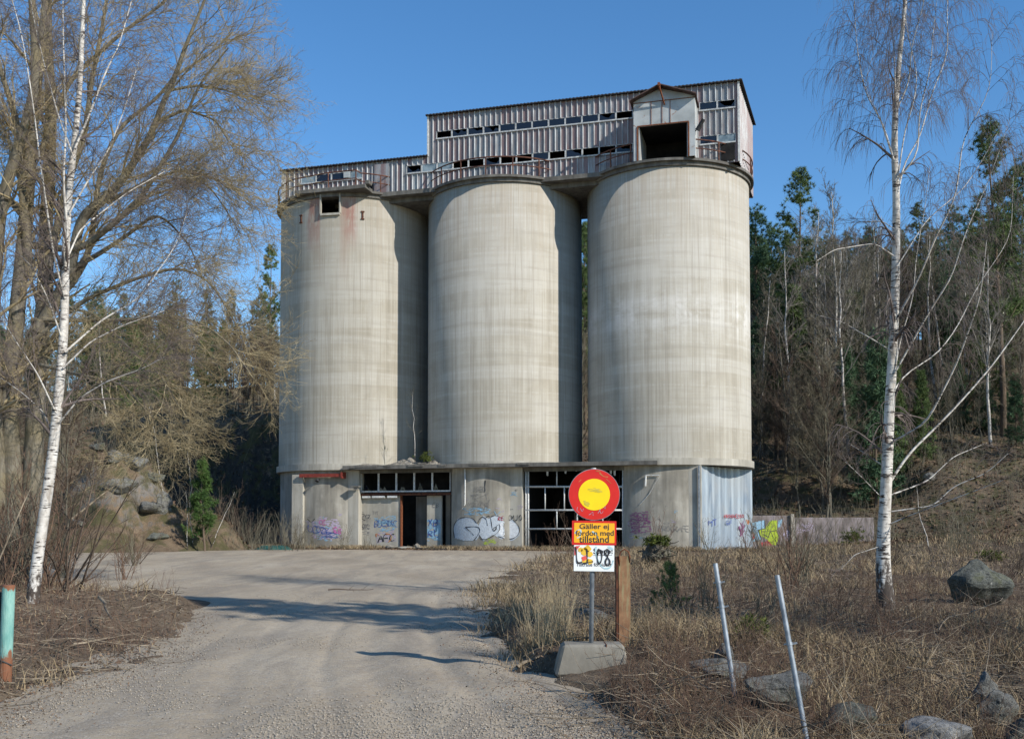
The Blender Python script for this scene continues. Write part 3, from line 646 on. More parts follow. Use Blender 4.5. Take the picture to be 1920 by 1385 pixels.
def windows(u0, u1, z0, z1, n, states):
    for k in range(n):
        a = u0 + (u1 - u0) * k / n; b = u0 + (u1 - u0) * (k + 1) / n; e = .002; f_ = .045; yy = -WH
        mb = MB(); mb.box(a + e, a + f_, yy - .03, yy + .04, z0, z1); mb.box(b - f_, b - e, yy - .03, yy + .04, z0, z1)
        mb.box(a + f_, b - f_, yy - .02, yy + .04, z1 - .03, z1); mb.box(a + e, b - e, yy - .1, yy + .039, z0 - .05, z0 - .001 + .03)
        st = states[k % len(states)]; fr = mb.build('window', M['pale_frame'], H_)
        if st == 'x': continue
        mb = MB(); za, zb = z0 + .03, z1 - .03; aa, bb = a + f_, b - f_
        if st in 'dg': pts_ = [(aa, za), (bb, za), (bb, zb), (aa, zb)]
        else:           # broken pane, jagged
            q = rnd.random(); pts_ = [(aa, za), (bb, za), (bb, za + (zb - za) * rnd.uniform(.1, .9))] + [(aa + (bb - aa) * (1 - (j + 1) / 5), za + (zb - za) * rnd.uniform(.1, 1)) for j in range(3)] + [(aa, zb)]
        n_ = len(pts_); mb.add([(x_, yy, z_) for x_, z_ in pts_], [tuple(range(n_))]); mb.build('pane', M['glass_grey' if st == 'g' else 'glass'], fr, fix=False)
windows(w1a, w1b, b1b, b1t, 12, 'xbbbddddddbx'[:12] + 'd')
windows(w2a, w1b, b2b, b2t, 14, 'bggxxbxxdxbxxb')
windows(w3a, w3b, b2b, b2t, 4, 'gddg')
windows(w4a, w4b, b1b, b1t, 2, 'db'); windows(w4a, w4b, b2b, b2t, 2, 'dg')
# loose board and the light metal door beside the lower band
mb = MB(); a = wallpt(703, 340, WH).x; b = wallpt(730, 340, WH).x; mb.box(a, b, -WH - .1, -WH - .061, zf, b2t + .25); mb.build('metal_door', M['clad'], H_)
mb = MB(); a = wallpt(676, 345, WH).x; b = wallpt(700, 345, WH).x; mb.box(a, b, -WH - .09, -WH - .064, zf, zf + .75); mb.build('opening_shade_sheet', M['black_in'], H_)  # black sheet on the cladding, the shade of an opening painted
mb = MB(); a = wallpt(1352, 290, WH).x; b = wallpt(1378, 290, WH).x; mb.box(a, b, -WH - .09, -WH - .064, zf + .1, b2b - .08); mb.build('opening_shade_sheet', M['black_in'], H_)  # same kind of black sheet, painted shade for the broken opening
for px, py in ((655, 325),):
    c = wallpt(px, py, WH); mb = MB(); mb.box(c.x - .35, c.x + .1, -WH - .12, -WH - .08, c.z - .3, c.z + .1); o = mb.build('loose_sheet', M['cabin'], H_); 

# ---- hoist cabin
WC = 5.15; k0, k1 = wallpt(1188, 240, WC).x, wallpt(1303, 240, WC).x; ze = wallpt(1240, 186, WC).z; zp = wallpt(1238, 166, WC).z; o0, o1 = wallpt(1197, 270, WC).x, wallpt(1290, 270, WC).x; zo = wallpt(1240, 234, WC).z; km = wallpt(1238, 200, WC).x
HC = empty('hoist_cabin', (0, 0, 0), None, None); HC.parent = B; HC['label'] = 'rusty gabled hoist cabin with an open front above the right silo'
mb = MB(); mb.prism([(k0, zo), (k1, zo), (k1, ze), (km, zp), (k0, ze)], -WC, -WC + .06)
mb.box(k0, o0, -WC, -WC + .06, zf, zo - .001); mb.box(o1, k1, -WC, -WC + .06, zf, zo - .001)
mb.box(k0, k0 + .06, -WC + .061, -WH + .0, zf, ze); mb.box(k1 - .06, k1, -WC + .061, -WH, zf, ze)
mb.build('cabin_wall', M['cabin'], HC)
mb = MB(); mb.box(o0 + .02, o0 + .06, -WC + .07, -WH + 1.3, zf, zo); mb.box(o1 - .06, o1 - .02, -WC + .07, -WH + 1.3, zf, zo); mb.build('inner_lining', M['cabin'], HC)
mb = MB(); mb.box(k0 + .07, k1 - .07, -WH + 1.35, -WH + 1.4, zf, ze); mb.box(k0 + .07, k1 - .07, -WC + .07, -WH + 1.34, zo + .01, zo + .05); mb.build('inner_back', M['black_in'], HC)  # black back and ceiling, cabin shade put into the colour
mb = MB()
for (xa, za), (xb, zb) in (((k0 - .18, ze - .1), (km, zp + .06)), ((km, zp + .06), (k1 + .12, ze - .07))):
    mb.add([(xa, -WC - .45, za), (xb, -WC - .45, zb), (xb, -WH + .3, zb), (xa, -WH + .3, za), (xa, -WC - .45, za + .06), (xb, -WC - .45, zb + .06), (xb, -WH + .3, zb + .06), (xa, -WH + .3, za + .06)],
           [(0, 3, 2, 1), (4, 5, 6, 7), (0, 1, 5, 4), (1, 2, 6, 5), (2, 3, 7, 6), (3, 0, 4, 7)])
mb.build('cabin_roof', M['roof_rust'], HC)
mb = MB(); mb.bar((km, -WC - .7, zp - .02), (km, -WC + .3, zp - .05), .14, .18); mb.bar((km, -WC - .65, zp - .06), (km + .25, -WC - .03, zp - 1.0), .07); mb.build('hoist_beam', M['rust'], HC)
mb = MB()
for x_ in (-.55, .08, .55): mb.box(km + x_, km + x_ + .035, -WC - .03, -WC - .003, zo, ze - .1)
mb.box(k0, k1, -WC - .032, -WC - .004, ze - .12, ze - .08); mb.box(o0 - .05, o1 + .05, -WC - .034, -WC - .004, zo - .001, zo + .06); mb.box(o0 - .1, o0 - .002, -WC - .034, -WC - .004, zf, zo - .003); mb.box(o1 + .002, o1 + .08, -WC - .034, -WC - .004, zf, zo - .003)
mb.build('frame_strips', M['rust'], HC)
mb = MB(); mb.tube([(k1, -WC + .2, zo - .5), (k1 + .25, -WC + .1, zo - .35)], .03, 6); mb.tube([(k1 + .12, -WC + .15, zo - .5), (k1 + .5, -WC - .05, zo + .05)], [.15, .11], 10); mb.build('floodlight', M['black'], HC, smooth=False)

# ---- railings
def railing(pts, name='railing', label=None):
    mb = MB()
    def seg(h, r_): mb.tube([Vector(p) + Vector((0, 0, h)) for p in pts], r_, 6)
    seg(1.1, .042); seg(.58, .034)
    acc = 0; last = 0; mb.tube([pts[0], Vector(pts[0]) + Vector((0, 0, 1.12))], .042, 6)
    for i in range(1, len(pts)):
        acc += (Vector(pts[i]) - Vector(pts[i - 1])).length
        if acc - last > 1.6 or i == len(pts) - 1: last = acc; mb.tube([pts[i], Vector(pts[i]) + Vector((0, 0, 1.12))], .042, 6)
    o = mb.build(name, M['rail_rust'], B, smooth=False, fix=False)
    if label: o['label'] = label
    return o
def arc(u0, a0, a1, r_=5.22, n=40): return [Vector((u0 + r_ * math.sin(a0 + (a1 - a0) * i / n), -r_ * math.cos(a0 + (a1 - a0) * i / n), ZR)) for i in range(n + 1)]
pl = arc(-SP, R(-92), R(-24)) + [Vector((-SP + .3, -5.0, ZR + .1)), Vector((-SP + 2.2, -5.0, ZR + .1))] + arc(-SP, R(27), R(52), n=16)
pl += arc(0, R(-52), R(52)) + arc(SP, R(-52), R(-17), n=20)
railing(pl, label='rusty tube railing along the rims of the silos')
railing(arc(SP, R(22), R(100)), label='rusty tube railing round the outer rim of the right silo')

# ---- graffiti: strokes sprayed on the surfaces
def dens(pl, step=2.0):
    out = [pl[0]]
    for (xa, ya), (xb, yb) in zip(pl[:-1], pl[1:]):
        n = max(1, int(math.hypot(xb - xa, yb - ya) / step))
        out += [(xa + (xb - xa) * k / n, ya + (yb - ya) * k / n) for k in range(1, n + 1)]
    return out
def stroke(mb, pl, wd, surf, m=0, smooth=True):
    if smooth and len(pl) > 2:
        for _ in range(2):
            q = [pl[0]]
            for (xa, ya), (xb, yb) in zip(pl[:-1], pl[1:]): q += [(.75 * xa + .25 * xb, .75 * ya + .25 * yb), (.25 * xa + .75 * xb, .25 * ya + .75 * yb)]
            pl = q + [pl[-1]]
    pl = dens(pl); V = []; n = len(pl)
    for i, (x_, y_) in enumerate(pl):
        xa, ya = pl[max(i - 1, 0)]; xb, yb = pl[min(i + 1, n - 1)]; tx, ty = xb - xa, yb - ya; l_ = math.hypot(tx, ty) or 1
        w2 = wd / 2 * (.8 + .3 * math.sin(i * .7)); V += [surf(x_ - ty / l_ * w2, y_ + tx / l_ * w2), surf(x_ + ty / l_ * w2, y_ - tx / l_ * w2)]
    mb.add(V, [(2 * i, 2 * i + 1, 2 * i + 3, 2 * i + 2) for i in range(n - 1)], m)
def fill(mb, poly, surf, g=1.5, m=0, drop=0):
    xs = [p[0] for p in poly]; ys_ = [p[1] for p in poly]
    y_ = min(ys_)
    while y_ < max(ys_):
        yc = y_ + g / 2; cr = sorted(xa + (yc - ya) / (yb - ya) * (xb - xa) for (xa, ya), (xb, yb) in zip(poly, poly[1:] + poly[:1]) if (ya <= yc) != (yb <= yc))
        for a, b in zip(cr[::2], cr[1::2]):
            n = max(1, int((b - a) / 4))
            for k in range(n):
                if drop and rnd.random() < drop: continue
                xa = a + (b - a) * k / n; xb = a + (b - a) * (k + 1) / n; mb.add([surf(xa, y_ + g), surf(xb, y_ + g), surf(xb, y_), surf(xa, y_)], [(0, 1, 2, 3)], m)
        y_ += g
GL = {'A': [[(0, 1), (.4, 0), (.8, 1)], [(.15, .6), (.7, .6)]], 'B': [[(0, 1), (0, 0), (.6, .1), (.55, .45), (0, .5), (.7, .6), (.6, .95), (0, 1)]], 'C': [[(.8, .1), (.3, 0), (0, .5), (.3, 1), (.8, .9)]],
      'D': [[(0, 1), (0, 0), (.6, .2), (.7, .7), (0, 1)]], 'E': [[(.7, 0), (0, 0), (0, 1), (.7, 1)], [(0, .5), (.6, .5)]], 'F': [[(.7, 0), (0, 0), (0, 1)], [(0, .5), (.6, .45)]], 'G': [[(.8, .1), (.3, 0), (0, .5), (.3, 1), (.8, .9), (.8, .5), (.45, .5)]],
      'H': [[(0, 0), (0, 1)], [(.7, 0), (.7, 1)], [(0, .5), (.7, .5)]], 'I': [[(.2, 0), (.2, 1)]], 'K': [[(0, 0), (0, 1)], [(.7, 0), (0, .5), (.7, 1)]], 'L': [[(0, 0), (0, 1), (.6, 1)]], 'M': [[(0, 1), (0, 0), (.4, .6), (.8, 0), (.8, 1)]],
      'N': [[(0, 1), (0, 0), (.7, 1), (.7, 0)]], 'O': [[(.35, 0), (0, .5), (.35, 1), (.75, .5), (.35, 0)]], 'P': [[(0, 1), (0, 0), (.7, .15), (.6, .5), (0, .5)]], 'R': [[(0, 1), (0, 0), (.7, .15), (.6, .5), (0, .5), (.7, 1)]],
      'S': [[(.7, .1), (.2, 0), (.1, .4), (.6, .6), (.6, 1), (0, .9)]], 'T': [[(0, 0), (.8, 0)], [(.4, 0), (.4, 1)]], 'U': [[(0, 0), (.05, .8), (.4, 1), (.7, .8), (.7, 0)]], 'V': [[(0, 0), (.35, 1), (.7, 0)]],
      'X': [[(0, 0), (.7, 1)], [(.7, 0), (0, 1)]], 'Y': [[(0, 0), (.35, .5), (.7, 0)], [(.35, .5), (.3, 1)]], 'Z': [[(0, 0), (.7, 0), (0, 1), (.7, 1)]], '1': [[(0, .2), (.3, 0), (.3, 1)]], '8': [[(.35, .5), (0, .2), (.35, 0), (.7, .2), (.35, .5), (0, .8), (.35, 1), (.7, .8), (.35, .5)]],
      '0': [[(.35, 0), (0, .5), (.35, 1), (.7, .5), (.35, 0)]], '?': [[(0, .2), (.4, 0), (.7, .25), (.3, .6)], [(.3, .9), (.3, 1)]]}
def scrawl(mb, text, x, y, h, wd, surf, slope=0, jit=.08, m=0, adv=.95):
    for ch in text:
        for st in GL.get(ch, []):
            pl_ = [(x + (p[0] + rnd.uniform(-jit, jit)) * h * .85, y + slope * p[0] + (p[1] + rnd.uniform(-jit, jit)) * h) for p in st]
            stroke(mb, pl_, wd, surf, m)
        x += h * adv * (.45 if ch == 'I' else .8); y += slope
def squig(mb, x0, y0, x1, y1, n, wd, surf, m=0):
    pl_ = [(rnd.uniform(x0, x1), rnd.uniform(y0, y1)) for _ in range(n)]; stroke(mb, pl_, wd, surf, m)
sM = lambda l: (lambda x_, y_: cylpt(x_, y_, 0, 4.88 + l)); sL = lambda l: (lambda x_, y_: cylpt(x_, y_, -SP, 4.88 + l)); sRr = lambda l: (lambda x_, y_: cylpt(x_, y_, SP, 4.88 + l))
def sMix(l):
    def f(x_, y_):
        v = cylpt(x_, y_, 0, 4.88 + l); w_ = wallpt(x_, y_, 4.6 + l); w_.y = -4.6 - l
        return w_ if v.x > 1.28 else v
    return f
sP = lambda l: (lambda x_, y_: Vector((wallpt(x_, y_, WB - .12 + l).x, -(WB - .12 + l), wallpt(x_, y_, WB - .12 + l).z)))
sP2 = lambda l: (lambda x_, y_: Vector((wallpt(x_, y_, WB - .25 + l).x, -(WB - .25 + l), wallpt(x_, y_, WB - .25 + l).z)))
def gbuild(mb, mats, lab): o = mb.build('graffiti', [M[k] for k in mats], B, fix=False); o['label'] = lab
mb = MB()      # big silver piece on the middle foot
body = [(852, 1008), (850, 985), (858, 972), (880, 969), (892, 976), (897, 985), (906, 966), (916, 972), (930, 965), (944, 970), (962, 974), (974, 990), (974, 1003), (962, 1013), (940, 1010), (924, 1002), (906, 1014), (900, 1003), (893, 1012), (870, 1013)]
fill(mb, body, sMix(.010)); fill(mb, [(938, 980), (952, 974), (966, 980), (974, 996), (966, 1009), (946, 1009), (934, 998)], sMix(.016), m=1)
for pl_ in ([(852, 1008), (849, 988), (857, 973), (874, 968), (888, 972), (895, 983), (902, 967), (912, 972), (914, 985)], [(872, 988), (896, 986), (901, 994), (894, 1006), (889, 1012)], [(872, 988), (882, 996), (888, 1003)], [(911, 970), (918, 965), (921, 976), (923, 994), (928, 996), (932, 983), (938, 983), (936, 998), (906, 1014), (898, 1002)],
            [(921, 968), (930, 965), (944, 972)], [(934, 1005), (955, 1012), (972, 1004), (975, 988), (962, 974)], [(924, 992), (931, 985), (931, 993), (924, 994)]): stroke(mb, pl_, 1.3, sMix(.024), 2)
for _ in range(5): squig(mb, 944, 984, 955, 1001, 4, .7, sMix(.024), 2)
gbuild(mb, ['sp_silver', 'sp_white', 'sp_black'], 'large silver bubble letters with a white round end')
mb = MB(); scrawl(mb, 'DUO', 954, 965, 11, 1.5, sMix(.03), 0, .03, 0, 1.05); scrawl(mb, 'RE', 934, 968, 7, 1.2, sMix(.03), 0, .05, 1); scrawl(mb, 'ISED', 888, 912, 9, 1.0, sMix(.02), 0, .1, 2); stroke(mb, [(910, 900), (909, 912), (909, 922)], 2, sMix(.02), 0)
scrawl(mb, 'VTFOLC', 878, 942, 8, .8, sMix(.02), 0, .1, 2)
for _ in range(5): squig(mb, 884, 918, 924, 960, 3, .7, sMix(.02), 2)
for x_ in (880, 899, 927): stroke(mb, [(x_, 958), (x_ + 4, 966), (x_ + 11, 959)], 1.3, sMix(.018), 3)
gbuild(mb, ['sp_black', 'sp_red', 'sp_grey', 'sp_lblue'], 'small black and red tags above the silver letters')
mb = MB(); scrawl(mb, 'LCOZY', 578, 984, 13, 1.7, sL(.02), 1.0, .1, 0, .75); fill(mb, [(596, 975), (610, 971), (636, 980), (644, 1000), (620, 1010), (598, 1004)], sL(.01), 2, 3, .55)
scrawl(mb, 'CE', 598, 974, 9, 1.3, sL(.022), 0, .12, 1); scrawl(mb, 'ES', 626, 988, 10, 1.8, sL(.022), 2, .1, 1); scrawl(mb, 'W', 590, 954, 5, 1, sL(.02), 0, .2, 2)
for _ in range(6): squig(mb, 600, 992, 636, 1010, 4, .9, sL(.02), 0)
stroke(mb, [(576, 972), (584, 980), (590, 972)], 1.4, sL(.02), 2)
gbuild(mb, ['sp_blue', 'sp_pink', 'sp_black', 'sp_lilac'], 'blue and pink tags on the left foot')
for sf_, xs_, lab_ in ((sL, (574, 640), 'faint grey scribbles on the left foot'), (sMix, (866, 975), 'faint grey scribbles above the silver letters'), (sRr, (1180, 1270), 'faint scribbles low on the right foot')):
    for m_, n_q in (('sp_grey', 7), ('sp_lilac', 5), ('sp_lblue', 3)):
        for _ in range(n_q):
            mb = MB(); cx_ = rnd.uniform(*xs_); cy_ = rnd.uniform(958, 1012) if sf_ is not sMix else rnd.uniform(915, 962); squig(mb, cx_ - 7, cy_ - 4, cx_ + 7, cy_ + 4, 6, rnd.uniform(.5, .9), sf_(.008)); o_ = mb.build('graffiti', M[m_], B, fix=False)
for sf_, poly_, m_ in ((sL, [(576, 985), (600, 968), (632, 972), (640, 990), (622, 1012), (585, 1008)], 'sp_lilac'), (sL, [(590, 990), (615, 985), (640, 1000), (620, 1015), (595, 1012)], 'sp_lblue'), (sP, [(700, 970), (742, 966), (744, 992), (715, 998)], 'sp_lblue'), (sP, [(704, 996), (738, 992), (744, 1014), (706, 1018)], 'sp_lilac'), (sP, [(678, 958), (696, 962), (692, 1005), (679, 1000)], 'sp_grey'), (sMix, [(866, 953), (918, 950), (922, 962), (872, 968)], 'sp_lblue'), (sRr, [(1180, 962), (1215, 958), (1222, 995), (1185, 1002)], 'sp_purple'), (sMix, [(900, 1012), (925, 1008), (932, 1018), (908, 1020)], 'sp_green')):
    mb = MB(); fill(mb, poly_, sf_(.005), 1.2, 0, .62); mb.build('faded_paint', M[m_], B, fix=False)
mb = MB(); scrawl(mb, 'BUESDIC', 703, 975, 12, 1.2, sP(.012), 0, .15, 0, .62); scrawl(mb, 'AFC', 709, 1002, 14, 1.9, sP(.014), -.6, .06, 1, .95); stroke(mb, [(706, 1006), (704, 999), (711, 1003)], 1.6, sP(.016), 2); stroke(mb, [(723, 1000), (733, 1001), (734, 1010), (728, 1016)], 1.6, sP(.016), 2)
for _ in range(6): squig(mb, 700, 972, 744, 990, 4, .8, sP(.012), 3)
scrawl(mb, 'RO', 677, 963, 11, 1, sP(.012), 0, .2, 1); scrawl(mb, 'SK', 677, 982, 10, .8, sP(.012), 0, .2, 1); scrawl(mb, 'TIT', 698, 958, 6, .6, sP(.012), 0, .1, 4)
gbuild(mb, ['sp_blue', 'sp_black', 'sp_orange', 'sp_lblue', 'sp_grey'], 'black, blue and orange lettering left of the doorway')
mb = MB(); fill(mb, [(801, 975), (826, 970), (826, 1012), (801, 1014)], sP2(.01), 2, 2, .35); scrawl(mb, 'XB', 803, 973, 13, 1.5, sP2(.02), 0, .08, 0, 1); scrawl(mb, 'RL', 803, 993, 13, 1.5, sP2(.02), 0, .1, 0, 1.05); scrawl(mb, 'EB', 811, 942, 9, 1.2, sP2(.02), 0, .1, 1, .95)
gbuild(mb, ['sp_blue', 'sp_grey', 'sp_lblue'], 'blue tags right of the doorway')
mb = MB(); scrawl(mb, 'SEOL', 1186, 960, 14, 1.3, sRr(.02), 1, .15, 0, .85)
for _ in range(9): squig(mb, 1176, 965, 1216, 1000, 4, .9, sRr(.02), 0)
scrawl(mb, 'PROCRAFE', 1236, 985, 11, .9, sRr(.02), 0, .12, 1, .8)
gbuild(mb, ['sp_purple', 'sp_grey'], 'dark red scribbled tag beside the open bay')
mb = MB(); scrawl(mb, 'PROGHESSO', 1358, 964, 6.5, 1.1, lambda x_, y_: on_sheet(x_, y_, .075), 0, .08, 0, .8); gbuild(mb, ['sp_red'], 'thin red tag high on the metal screen'); mb = MB(); scrawl(mb, 'MT', 1328, 974, 11, 1.6, lambda x_, y_: on_sheet(x_, y_, .075), 0, .12, 0); gbuild(mb, ['sp_blue'], 'dark blue tag on the metal screen'); mb = MB(); scrawl(mb, 'EF', 1362, 976, 8, 1.2, lambda x_, y_: on_sheet(x_, y_, .075), 0, .12, 0); gbuild(mb, ['sp_blue'], 'small blue tag on the metal screen'); mb = MB()
for _ in range(5): squig(mb, 1384, 974, 1398, 1008, 4, 1.3, lambda x_, y_: on_sheet(x_, y_, .078), 2)
for _ in range(3): squig(mb, 1399, 968, 1406, 985, 4, 1.3, lambda x_, y_: on_sheet(x_, y_, .078), 3)
for k in range(0): x_ = rnd.uniform(1320, 1400); y_ = rnd.uniform(990, 1012); stroke(mb, [(x_, y_), (x_ + rnd.uniform(-1, 1), y_ + rnd.uniform(5, 14))], 1.2, lambda a_, b_: on_sheet(a_, b_, .075), 4)
gbuild(mb, ['sp_red', 'sp_blue', 'sp_purple', 'sp_orange', 'sp_white'], 'purple and orange scribbles at the outer edge of the metal screen')
# ------------------------------------------------------------------ vegetation generators (vectorised)
def nrm(v): return v / np.maximum(np.linalg.norm(v, axis=-1, keepdims=True), 1e-9)
def tubes(batches, sides_for=lambda r: 5):
    """batches: list of (pts (N,n,3), rad (N,n)) -> V, F quads"""
    Vs, Fs, base = [], [], 0
    for pts, rad in batches:
        if len(pts) == 0: continue
        N_, n, _ = pts.shape; k = sides_for(float(rad.max()))
        t_ = np.empty_like(pts); t_[:, 1:-1] = pts[:, 2:] - pts[:, :-2]; t_[:, 0] = pts[:, 1] - pts[:, 0]; t_[:, -1] = pts[:, -1] - pts[:, -2]; t_ = nrm(t_)
        ref = nrm(np.cross(t_.mean(1), np.array([.37, .61, .24])))[:, None, :]
        v = nrm(np.cross(t_, np.broadcast_to(ref, t_.shape))); u = np.cross(v, t_)
        a = np.arange(k) * 2 * np.pi / k
        ring = pts[:, :, None, :] + rad[:, :, None, None] * (u[:, :, None, :] * np.cos(a)[None, None, :, None] + v[:, :, None, :] * np.sin(a)[None, None, :, None])
        Vs.append(ring.reshape(-1, 3)); idx = base + np.arange(N_ * n * k).reshape(N_, n, k); nx_ = np.roll(idx, -1, axis=2)
        Fs.append(np.stack([idx[:, :-1], nx_[:, :-1], nx_[:, 1:], idx[:, 1:]], -1).reshape(-1, 4)); base += N_ * n * k
    return np.concatenate(Vs), np.concatenate(Fs)
def grow(p, d, L, r0, n, wob, trop, taper=.25, pw=1.0):
    """start points p, dirs d, lengths L, radii r0 -> polylines"""
    N_ = len(p); pts = np.empty((N_, n, 3)); pts[:, 0] = p; d = nrm(d); st = (L / (n - 1))[:, None]
    for i in range(1, n):
        d = nrm(d + rg.normal(0, wob, (N_, 3)) + np.array(trop) * (1.0 / (n - 1))); pts[:, i] = pts[:, i - 1] + d * st
    f = np.linspace(0, 1, n)[None, :] ** pw; rad = r0[:, None] * (1 - (1 - taper) * f)
    return pts, rad
def spawn(pts, rad, k, t0, t1, ang, L, ratio, n, wob, trop, rmin=.002, angv=.25, even=False, lfall=.55, bias=None):
    N_, m, _ = pts.shape
    tt = rg.uniform(t0, t1, (N_, k)) if not even else (t0 + (t1 - t0) * (np.arange(k)[None, :] + rg.uniform(0, 1, (N_, k))) / k)
    fi = tt * (m - 1); i0 = np.minimum(fi.astype(int), m - 2); fr = (fi - i0)[..., None]; ar = np.arange(N_)[:, None]
    p = pts[ar, i0] * (1 - fr) + pts[ar, i0 + 1] * fr; tg = nrm(pts[ar, i0 + 1] - pts[ar, i0]); r_ = rad[ar, i0] * (1 - fr[..., 0]) + rad[ar, i0 + 1] * fr[..., 0]
    rv = rg.normal(0, 1, p.shape)
    if bias is not None: rv = rv + np.array(bias)
    side = nrm(rv - (rv * tg).sum(-1, keepdims=True) * tg); a = ang + rg.normal(0, angv, tt.shape); d = tg * np.cos(a)[..., None] + side * np.sin(a)[..., None]
    seglen = np.linalg.norm(pts[:, 1:] - pts[:, :-1], axis=-1).sum(1)[:, None]
    Ls = (seglen * L if L < 0 else np.full(tt.shape, float(L))) if not callable(L) else L(tt, seglen)
    Ls = np.abs(Ls) * (1 - lfall * tt) * rg.uniform(.6, 1.25, tt.shape); rr = np.maximum(r_ * ratio * rg.uniform(.7, 1.1, tt.shape), rmin)
    return grow(p.reshape(-1, 3), d.reshape(-1, 3), Ls.reshape(-1), rr.reshape(-1), n, wob, trop)
def smoothpoly(pl, n):
    pl = np.asarray(pl, float); d = np.r_[0, np.cumsum(np.linalg.norm(np.diff(pl, axis=0), axis=1))]; q = np.linspace(0, d[-1], n)
    out = np.stack([np.interp(q, d, pl[:, i]) for i in range(3)], 1)
    for _ in range(2): out[1:-1] = (out[:-2] + 2 * out[1:-1] + out[2:]) / 4
    return out
sides = lambda r: 9 if r > .1 else (6 if r > .035 else (4 if r > .012 else 3))
def bare_tree(name, loc, stems, rads, mt_trunk, mt_twig, levels, label, cat, group=None, trunk_levels=1, plain=()):
    """stems: list of (n,3) polylines relative to loc; levels: spawn settings applied in turn"""
    root = empty(name, loc, label, cat, group)
    cur = [(np.asarray(s_, float)[None], np.asarray(r_, float)[None]) for s_, r_ in zip(stems, rads)]
    tr = list(cur); tw = []
    parents = cur
    for li, lv in enumerate(levels):
        nxt = [spawn(p, r_, **lv) for p, r_ in parents]
        (tr if li + 1 < trunk_levels else tw).extend(nxt); parents = nxt
    for s_, r_ in plain:
        q0 = (np.asarray(s_, float)[None], np.asarray(r_, float)[None]); tr.append(q0)
        q1 = spawn(*q0, k=12, t0=.25, t1=1, ang=.5, L=.8, ratio=.45, n=5, wob=.14, trop=(0, 0, .2), rmin=.005); tw += [q1, spawn(*q1, k=6, t0=.2, t1=1, ang=.6, L=.35, ratio=.6, n=3, wob=.14, trop=(0, 0, 0), rmin=.003)]
    V, Fq = tubes(tr, sides); mesh_np('trunk', V, Fq, mt_trunk, root, smooth=True)
    if tw: V, Fq = tubes(tw, sides); mesh_np('crown', V, Fq, mt_twig, root, smooth=False)
    return root
def taper_r(n, r0, r1, flare=.0): f = np.linspace(0, 1, n); return r0 + (r1 - r0) * f + flare * np.exp(-f * 22)
def leaf_tris(C, n_per, size, wid, up=0.0, seed=None):
    """needle clumps: thin triangles round centres C"""
    N_ = len(C); d = rg.normal(0, 1, (N_, n_per, 3)); d[..., 2] += up; d = nrm(d); s_ = nrm(np.cross(d, rg.normal(0, 1, d.shape))); L = size * rg.uniform(.6, 1.2, (N_, n_per, 1))
    a = C[:, None, :] + s_ * wid; b = C[:, None, :] - s_ * wid; c = C[:, None, :] + d * L
    V = np.stack([a, b, c], 2).reshape(-1, 3); return V, np.arange(len(V)).reshape(-1, 3)

def pixpoly(pl, Y, base, dY=0):
    """a stem traced from the photograph, given its own distance; returns points relative to base"""
    out = []
    for i, (px, py) in enumerate(pl): v = P(px, py, Y + dY * i / (len(pl) - 1)); out.append((v.x - base.x, v.y - base.y, v.z - base.z))
    return out
# ---------------- conifers
def pine_proto(h, kind):
    """kind 'scots': bare lower trunk and an uneven crown; 'spruce': dense cone; 'young'"""
    n = 14; pl = np.stack([np.cumsum(rg.normal(0, .05, n)), np.cumsum(rg.normal(0, .05, n)), np.linspace(-.4, h, n)], 1); r0 = h * .0085 + .03
    st = pl[None]; rd = taper_r(n, r0, .02)[None]
    if kind == 'scots':
        b1 = spawn(st, rd, 74, .34, .99, 1.25, lambda t_, s_: 3.3 * np.clip((1.02 - t_) / .5, .1, 1.0) * np.where(t_ < .45, .75, 1.0) + .25 + 0 * s_, .3, 6, .16, (0, 0, .35), .012, .2, True, .15)
        b2 = spawn(*b1, k=9, t0=.2, t1=1, ang=.8, L=.8, ratio=.5, n=4, wob=.15, trop=(0, 0, .4), rmin=.006)
        C = np.concatenate([b2[0][:, 2], b2[0][:, 3], b1[0][:, -1], b1[0][:, -2]]); C = C[(C[:, 2] < h * .8) | (rg.uniform(0, 1, len(C)) < .5)]; C = C + rg.normal(0, .14, C.shape)
        keep = vnoise(C[:, 0] * .9 + C[:, 1] * .5, C[:, 2] * .9, int(h * 10)) > -.2; C = C[keep]
        V2, F2 = leaf_tris(C, 30, .34, .021, .7)
    elif kind == 'spruce':
        b1 = spawn(st, rd, 110, .1, .99, 1.55, lambda t_, s_: h * .17 * (1.03 - t_) + .25 + 0 * s_, .3, 6, .1, (0, 0, .1), .01, .15, True, 0)
        b2 = spawn(*b1, k=8, t0=.15, t1=1, ang=.85, L=.8, ratio=.5, n=3, wob=.12, trop=(0, 0, -.3), rmin=.005, bias=None)
        C = np.concatenate([b2[0][:, 1], b2[0][:, 2], b1[0][:, -1], b1[0][:, 3]]); C = C[vnoise(C[:, 0] * .8 + C[:, 1], C[:, 2] * .8, 5) > -.3]; V2, F2 = leaf_tris(C, 13, .46, .036, -.1)
    else:
        b1 = spawn(st, rd, 52, .16, .97, .95, lambda t_, s_: h * (.27 if h > 3 else .62) * (1.08 - t_) + .06 + 0 * s_, .4, 6, .08, (0, 0, .35), .004, .12, True, 0)
        b2 = spawn(*b1, k=5, t0=.3, t1=.95, ang=.7, L=h * .075, ratio=.6, n=3, wob=.1, trop=(0, 0, .4), rmin=.003)
        C = np.concatenate([b2[0][:, 1], b2[0][:, 2]] + [b1[0][:, i] for i in (3, 4, 5)]); C = C + rg.normal(0, .01 * h, C.shape); V2, F2 = leaf_tris(C, 20, .034 * h + .04, .0022 * h + .002, .5)
    Vt, Ft = tubes([(st, rd), b1], sides); return Vt, Ft, V2, F2
